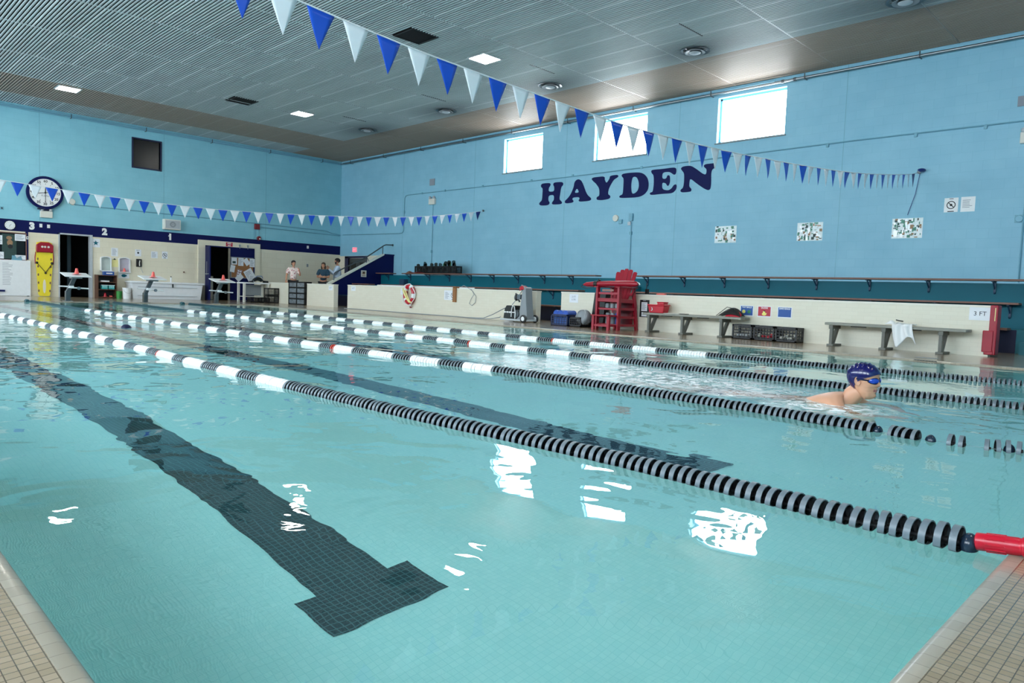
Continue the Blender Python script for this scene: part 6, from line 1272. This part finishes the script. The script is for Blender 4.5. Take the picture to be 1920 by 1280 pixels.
for sd in (-1, 1):
    mb.tube([T((splinet([(0,.092),(.02,.089),(.035,.081),(.05,.066),(.062,.048)], abs(sd*.034+.029*math.cos(t)))+.004)*HS, (sd*.034+.029*math.cos(t))*HS, (.128+.019*math.sin(t))*HS) for t in [2*math.pi*k/20 for k in range(20)]], .0035, 6, closed=True)
    mb.beam(T(.058*HS, sd*.060*HS, .130*HS), T(.02*HS, sd*.0765*HS, .134*HS), .004, .010); mb.beam(T(.02*HS, sd*.0765*HS, .134*HS), T(-.03*HS, sd*.0795*HS, .138*HS), .004, .010)
mb.tube([T(.097*HS, -.01*HS, .128*HS), T(.104*HS, 0, .130*HS), T(.097*HS, .01*HS, .128*HS)], .003, 6)
mb.build('goggle_strap', 'goggle_frame', SW)
mb = MB(); cap_shell(mb, T, lambda t: .055+.06*max(0, math.cos(t)+.55), .0035, HS, 48, 8, z1=.12) if False else None
for k in range(9):
    a = math.pi+(-.6+1.2*k/8); f, b_, w = head_fn(.062); mb.tube([T(((f+b_)/2+((f-b_)/2+.004)*math.cos(a))*HS, (w+.002)*math.sin(a)*HS, .075*HS), T(((f+b_)/2+((f-b_)/2-.004)*math.cos(a)-.004)*HS, w*math.sin(a)*HS, .050*HS), T(((f+b_)/2+((f-b_)/2-.018)*math.cos(a)-.006)*HS, (w-.01)*math.sin(a)*HS, .035*HS)], [.011,.010,.004], 7)
mb.build('hair', 'hair_dark', SW)
mb = MB(); Jt = {k: (J[k][0], J[k][1]+.012, (J[k][2] if len(J[k]) > 2 else J[k][1])+.012) for k in ('pelvis','hipR','hipL')}
Jt['kR'] = (V(-1.34,-.14,-.43), .082); Jt['kL'] = (V(-1.34,.14,-.43), .082); skin_add(mb, Jt, [('pelvis','hipR'),('hipR','kR'),('pelvis','hipL'),('hipL','kL')], 'pelvis'); mb.build('swim_shorts', 'suit_navy', SW)
# ---- far swimmer: only a dark cap and a bit of back show
S2 = thing('person', 'second swimmer far down the lane, only a dark cap above the water', 'person', (3.12, 11.35, WZ))
CH = Vector((3.10, 11.2, -.135)); fwd = Vector((.0, -.55, -.83)).normalized(); lf = Vector((1,0,0)); up = fwd.cross(lf); fwd_, lf_, up_ = fwd, lf, up
T = lambda f, l, u: tuple(CH+fwd_*f+lf_*l+up_*u)
CH = Vector((3.10, 11.28, -.165))
mb = MB(); head(mb, T, 1, 32, 28)
V2 = lambda a, b, c: Vector((3.10+a, 11.28+b, -.165+c))
J = {'pelvis': (V2(0,.98,-.12), .13,.10), 'chest': (V2(0,.42,-.08), .15,.10), 'neck0': (V2(0,.14,-.02), .08), 'neck1': (V2(0,.06,.0), .06), 'shR': (V2(-.17,.22,-.06), .07), 'shL': (V2(.17,.22,-.06), .07), 'elR': (V2(-.22,-.08,-.12), .045), 'elL': (V2(.22,-.08,-.12), .045), 'wrR': (V2(-.12,-.36,-.12), .03), 'wrL': (V2(.12,-.36,-.12), .03), 'knR': (V2(-.12,1.45,-.18), .06), 'knL': (V2(.12,1.45,-.18), .06), 'anR': (V2(-.12,1.85,-.15), .038), 'anL': (V2(.12,1.85,-.15), .038)}
skin_add(mb, J, [('pelvis','chest'),('chest','neck0'),('neck0','neck1'),('chest','shR'),('shR','elR'),('elR','wrR'),('chest','shL'),('shL','elL'),('elL','wrL'),('pelvis','knR'),('knR','anR'),('pelvis','knL'),('knL','anL')], 'pelvis')
hand(mb, J['wrR'][0], (0,-1,0), (0,0,-1), 1); hand(mb, J['wrL'][0], (0,-1,0), (0,0,-1), -1); mb.build('body', 'skin', S2, ang=60)
mb = MB(); cap_shell(mb, T, lambda t: .16-.07*(1-math.cos(t))/2, .008, 1, 32, 16); mb.build('swim_cap', 'suit_navy', S2, ang=70)

# ---- three people talking at the far end
def figure(lab, x, y, h, ang, arms, shirt, pants, hair, long_sleeve=False, style='short', build_=1.0, headturn=0):
    """arms = per side (elbow, wrist, hand direction, palm normal) in forward, left, up of a 1.75 m figure"""
    s = h/1.75; t = thing('person', lab, 'person', (x, y, 0)); F = Vector((math.cos(ang), math.sin(ang), 0)); L_ = Vector((-math.sin(ang), math.cos(ang), 0))
    W_ = lambda f, l, u: Vector((x, y, 0))+(F*f+L_*l+Vector((0,0,u)))*s
    b = build_
    J = {'pel': (W_(0,0,.95), .13*b*s,.105*s), 'bel': (W_(0,0,1.10), .115*b*s,.09*s), 'che': (W_(0,0,1.30), .145*b*s,.10*s), 'nk0': (W_(-.005,0,1.455), .058*s), 'nk1': (W_(.01,0,1.54), .052*s)}
    E_ = [('pel','bel'),('bel','che'),('che','nk0'),('nk0','nk1')]
    for n_, sd, (el, wr_, hd, pn) in (('R', -1, arms[0]), ('L', 1, arms[1])):
        J['sh'+n_] = (W_(0,sd*.165*b,1.40), .060*s); J['el'+n_] = (W_(*el), .042*s); J['fa'+n_] = (W_(*[(a+c)/2 for a, c in zip(el, wr_)]), .037*s); J['wr'+n_] = (W_(*wr_), .026*s)
        J['hip'+n_] = (W_(0,sd*.095,.86), .088*s); J['kn'+n_] = (W_(.01,sd*.10,.48), .058*s); J['an'+n_] = (W_(-.01,sd*.10,.09), .040*s); J['to'+n_] = (W_(.14,sd*.115,.035), .036*s,.028*s)
        E_ += [('che','sh'+n_),('sh'+n_,'el'+n_),('el'+n_,'fa'+n_),('fa'+n_,'wr'+n_),('pel','hip'+n_),('hip'+n_,'kn'+n_),('kn'+n_,'an'+n_),('an'+n_,'to'+n_)]
    mb = MB(); skin_add(mb, J, E_, 'pel')
    for n_, sd, (el, wr_, hd, pn) in (('R', -1, arms[0]), ('L', 1, arms[1])):
        D_ = F*hd[0]+L_*hd[1]+Vector((0,0,hd[2])); N_ = F*pn[0]+L_*pn[1]+Vector((0,0,pn[2])); hand(mb, J['wr'+n_][0], D_, N_, -sd, s)
    ca, sa = math.cos(headturn), math.sin(headturn); F2 = F*ca+L_*sa; L2 = L_*ca-F*sa; c0 = W_(.015,0,1.515)
    T = lambda f, l, u: tuple(c0+F2*f+L2*l+Vector((0,0,u)))
    head(mb, T, s*.99, 32, 30, 0, 1); mb.build('body', ['skin', 'lips'], t, ang=60)
    mb = MB()
    for sd in (-1, 1): mb.ball(T(.083*s, sd*.030*s, .126*s), .007*s, (1,1.3,.8), 8, 6)
    mb.build('eye', 'hair_dark', t)
    mb = MB(); Jt = {k: (J[k][0], J[k][1]+.040*s, (J[k][2] if len(J[k]) > 2 else J[k][1])+.065*s) for k in ('pel','bel','che','shR','shL')}
    Jt['nk'] = (W_(-.005,0,1.455), .072*s); Et = [('pel','bel'),('bel','che'),('che','nk'),('che','shR'),('che','shL')]
    for n_ in 'RL':
        if long_sleeve: Jt['el'+n_] = (J['el'+n_][0], .066*s); Jt['wr'+n_] = (J['wr'+n_][0]*.93+J['fa'+n_][0]*.07, .048*s); Et += [('sh'+n_,'el'+n_),('el'+n_,'wr'+n_)]
        else: Jt['el'+n_] = (J['el'+n_][0]*.8+J['sh'+n_][0]*.2, .078*s); Et += [('sh'+n_,'el'+n_)]
    skin_add(mb, Jt, Et, 'pel'); mb.build('shirt', shirt, t, ang=60)
    mb = MB(); Jp = {'pel': (W_(0,0,.93), .160*b*s,.140*s)}; Ep = []
    for n_ in 'RL': Jp['h'+n_] = (J['hip'+n_][0], .125*s); Jp['k'+n_] = (J['kn'+n_][0], .088*s); Jp['a'+n_] = (J['an'+n_][0]+Vector((0,0,.03)), .058*s); Ep += [('pel','h'+n_),('h'+n_,'k'+n_),('k'+n_,'a'+n_)]
    skin_add(mb, Jp, Ep, 'pel'); mb.build('trousers', pants, t, ang=60)
    for n_ in 'RL': mb = MB(); a = J['an'+n_][0]; c = J['to'+n_][0]; mb.tube([a+Vector((0,0,-.04*s))-F*.03*s, (a+c)/2+Vector((0,0,-.02*s)), c+F*.02*s+Vector((0,0,.0))], [.045*s,.046*s,.036*s], 10); mb.build('shoe', 'black', t)
    mb = MB(); sc = s*.99
    if style == 'short': cap_shell(mb, T, lambda t_: .165-.085*(1-max(0, math.cos(t_))) if math.cos(t_) > 0 else .08, .010, sc, 32, 14)
    elif style == 'bun': cap_shell(mb, T, lambda t_: .168-.08*(1-max(0, math.cos(t_))**.6) if math.cos(t_) > 0 else .085, .010, sc, 32, 14); mb.ball(T(-.115*s, 0, .085*s), .042*s, (1,1,1), 14, 10); mb.tube([T(-.11*s,.02*s,.07*s), T(-.09*s,.06*s,-.02*s), T(-.02*s,.09*s,-.09*s)], [.03*s,.028*s,.012*s], 8)
    else: cap_shell(mb, T, lambda t_: .168-.13*(1-max(0, math.cos(t_))**.5) if math.cos(t_) > 0 else .0, .014, sc, 32, 16)
    if style == 'long':
        for k in range(9): a = math.pi*.42+(math.pi*1.16)*k/8; mb.tube([T((-.005+.085*math.cos(a))*s, .078*math.sin(a)*s, .10*s), T((-.01+.09*math.cos(a))*s, .088*math.sin(a)*s, .03*s), T((-.01+.085*math.cos(a))*s, .09*math.sin(a)*s, -.045*s)], [.022*s,.024*s,.012*s], 7)
    mb.build('hair', hair, t, ang=70)
    if style == 'short':
        mb = MB(); vs = []
        n = 15
        for j, z in enumerate((.0, .02, .045, .068, .085)):
            f, b_, w = head_fn(max(z, .006))
            for k in range(n): a = -1.35+2.7*k/(n-1); vs.append(T(((f+b_)/2+((f-b_)/2+.007)*abs(math.cos(a))**.86)*sc, (w+.006)*math.sin(a)*sc, (z-.004+(.03*abs(math.sin(a))**3 if j == 4 else 0))*sc))
        mb.add(vs, [(j*n+k, j*n+k+1, (j+1)*n+k+1, (j+1)*n+k) for j in range(4) for k in range(n-1) if not (j == 2 and 6 <= k <= 7)]); mb.build('beard', hair, t, ang=70, solid=.006)
    return t
def print_mat():
    m, N, K, B = newmat('blouse_print'); tc = N.new('ShaderNodeTexCoord'); vo = N.new('ShaderNodeTexVoronoi'); vo.inputs['Scale'].default_value = 13; K.new(tc.outputs['Object'], vo.inputs['Vector'])
    cr = N.new('ShaderNodeValToRGB'); cr.color_ramp.elements[0].position = .22; cr.color_ramp.elements[0].color = srgb('#B8505A'); cr.color_ramp.elements[1].position = .32; cr.color_ramp.elements[1].color = srgb('#F0DAD2'); K.new(vo.outputs['Distance'], cr.inputs[0]); K.new(cr.outputs[0], B.inputs['Base Color']); B.inputs['Roughness'].default_value = .7
print_mat(); mat('shirt_teal', '#1F4458', .7, var=.15); mat('shirt_pale', '#C4D4E6', .65, var=.06); mat('trousers_dark', '#14161C', .7)
dn = ((.02,-.24,1.12),(.06,-.27,.86),(0,0,-1),(0,1,0))
figure('woman in a pink and white patterned blouse leaning one hand on the low wall', 13.25, 25.25, 1.66, math.radians(250), (((.05,-.27,1.14),(.20,-.30,.92),(.6,-.1,-.5),(0,0,-1)), ((.03,.27,1.13),(.10,.22,1.33),(.0,-.25,1),(.2,-1,0))), 'blouse_print', 'trousers_dark', 'hair_dark', style='bun', headturn=.35)
figure('woman in a dark teal shirt with shoulder-length brown hair, arms folded', 14.70, 25.5, 1.66, math.radians(228), (((.06,-.25,1.13),(.20,.02,1.12),(.1,1,.1),(-1,0,0)), ((.06,.25,1.13),(.22,-.03,1.16),(.1,-1,.05),(-1,0,0))), 'shirt_teal', 'trousers_dark', 'hair_brown', style='long')
figure('bearded man in a pale blue long-sleeved shirt, hands raised while talking', 15.32, 25.45, 1.87, math.radians(155), (((.14,-.22,1.14),(.36,-.10,1.30),(.35,.1,1),(0,1,0)), ((.14,.22,1.14),(.36,.08,1.32),(.35,-.1,1),(0,-1,0))), 'shirt_pale', 'trousers_dark', 'hair_dark', long_sleeve=True, style='short', build_=1.08)
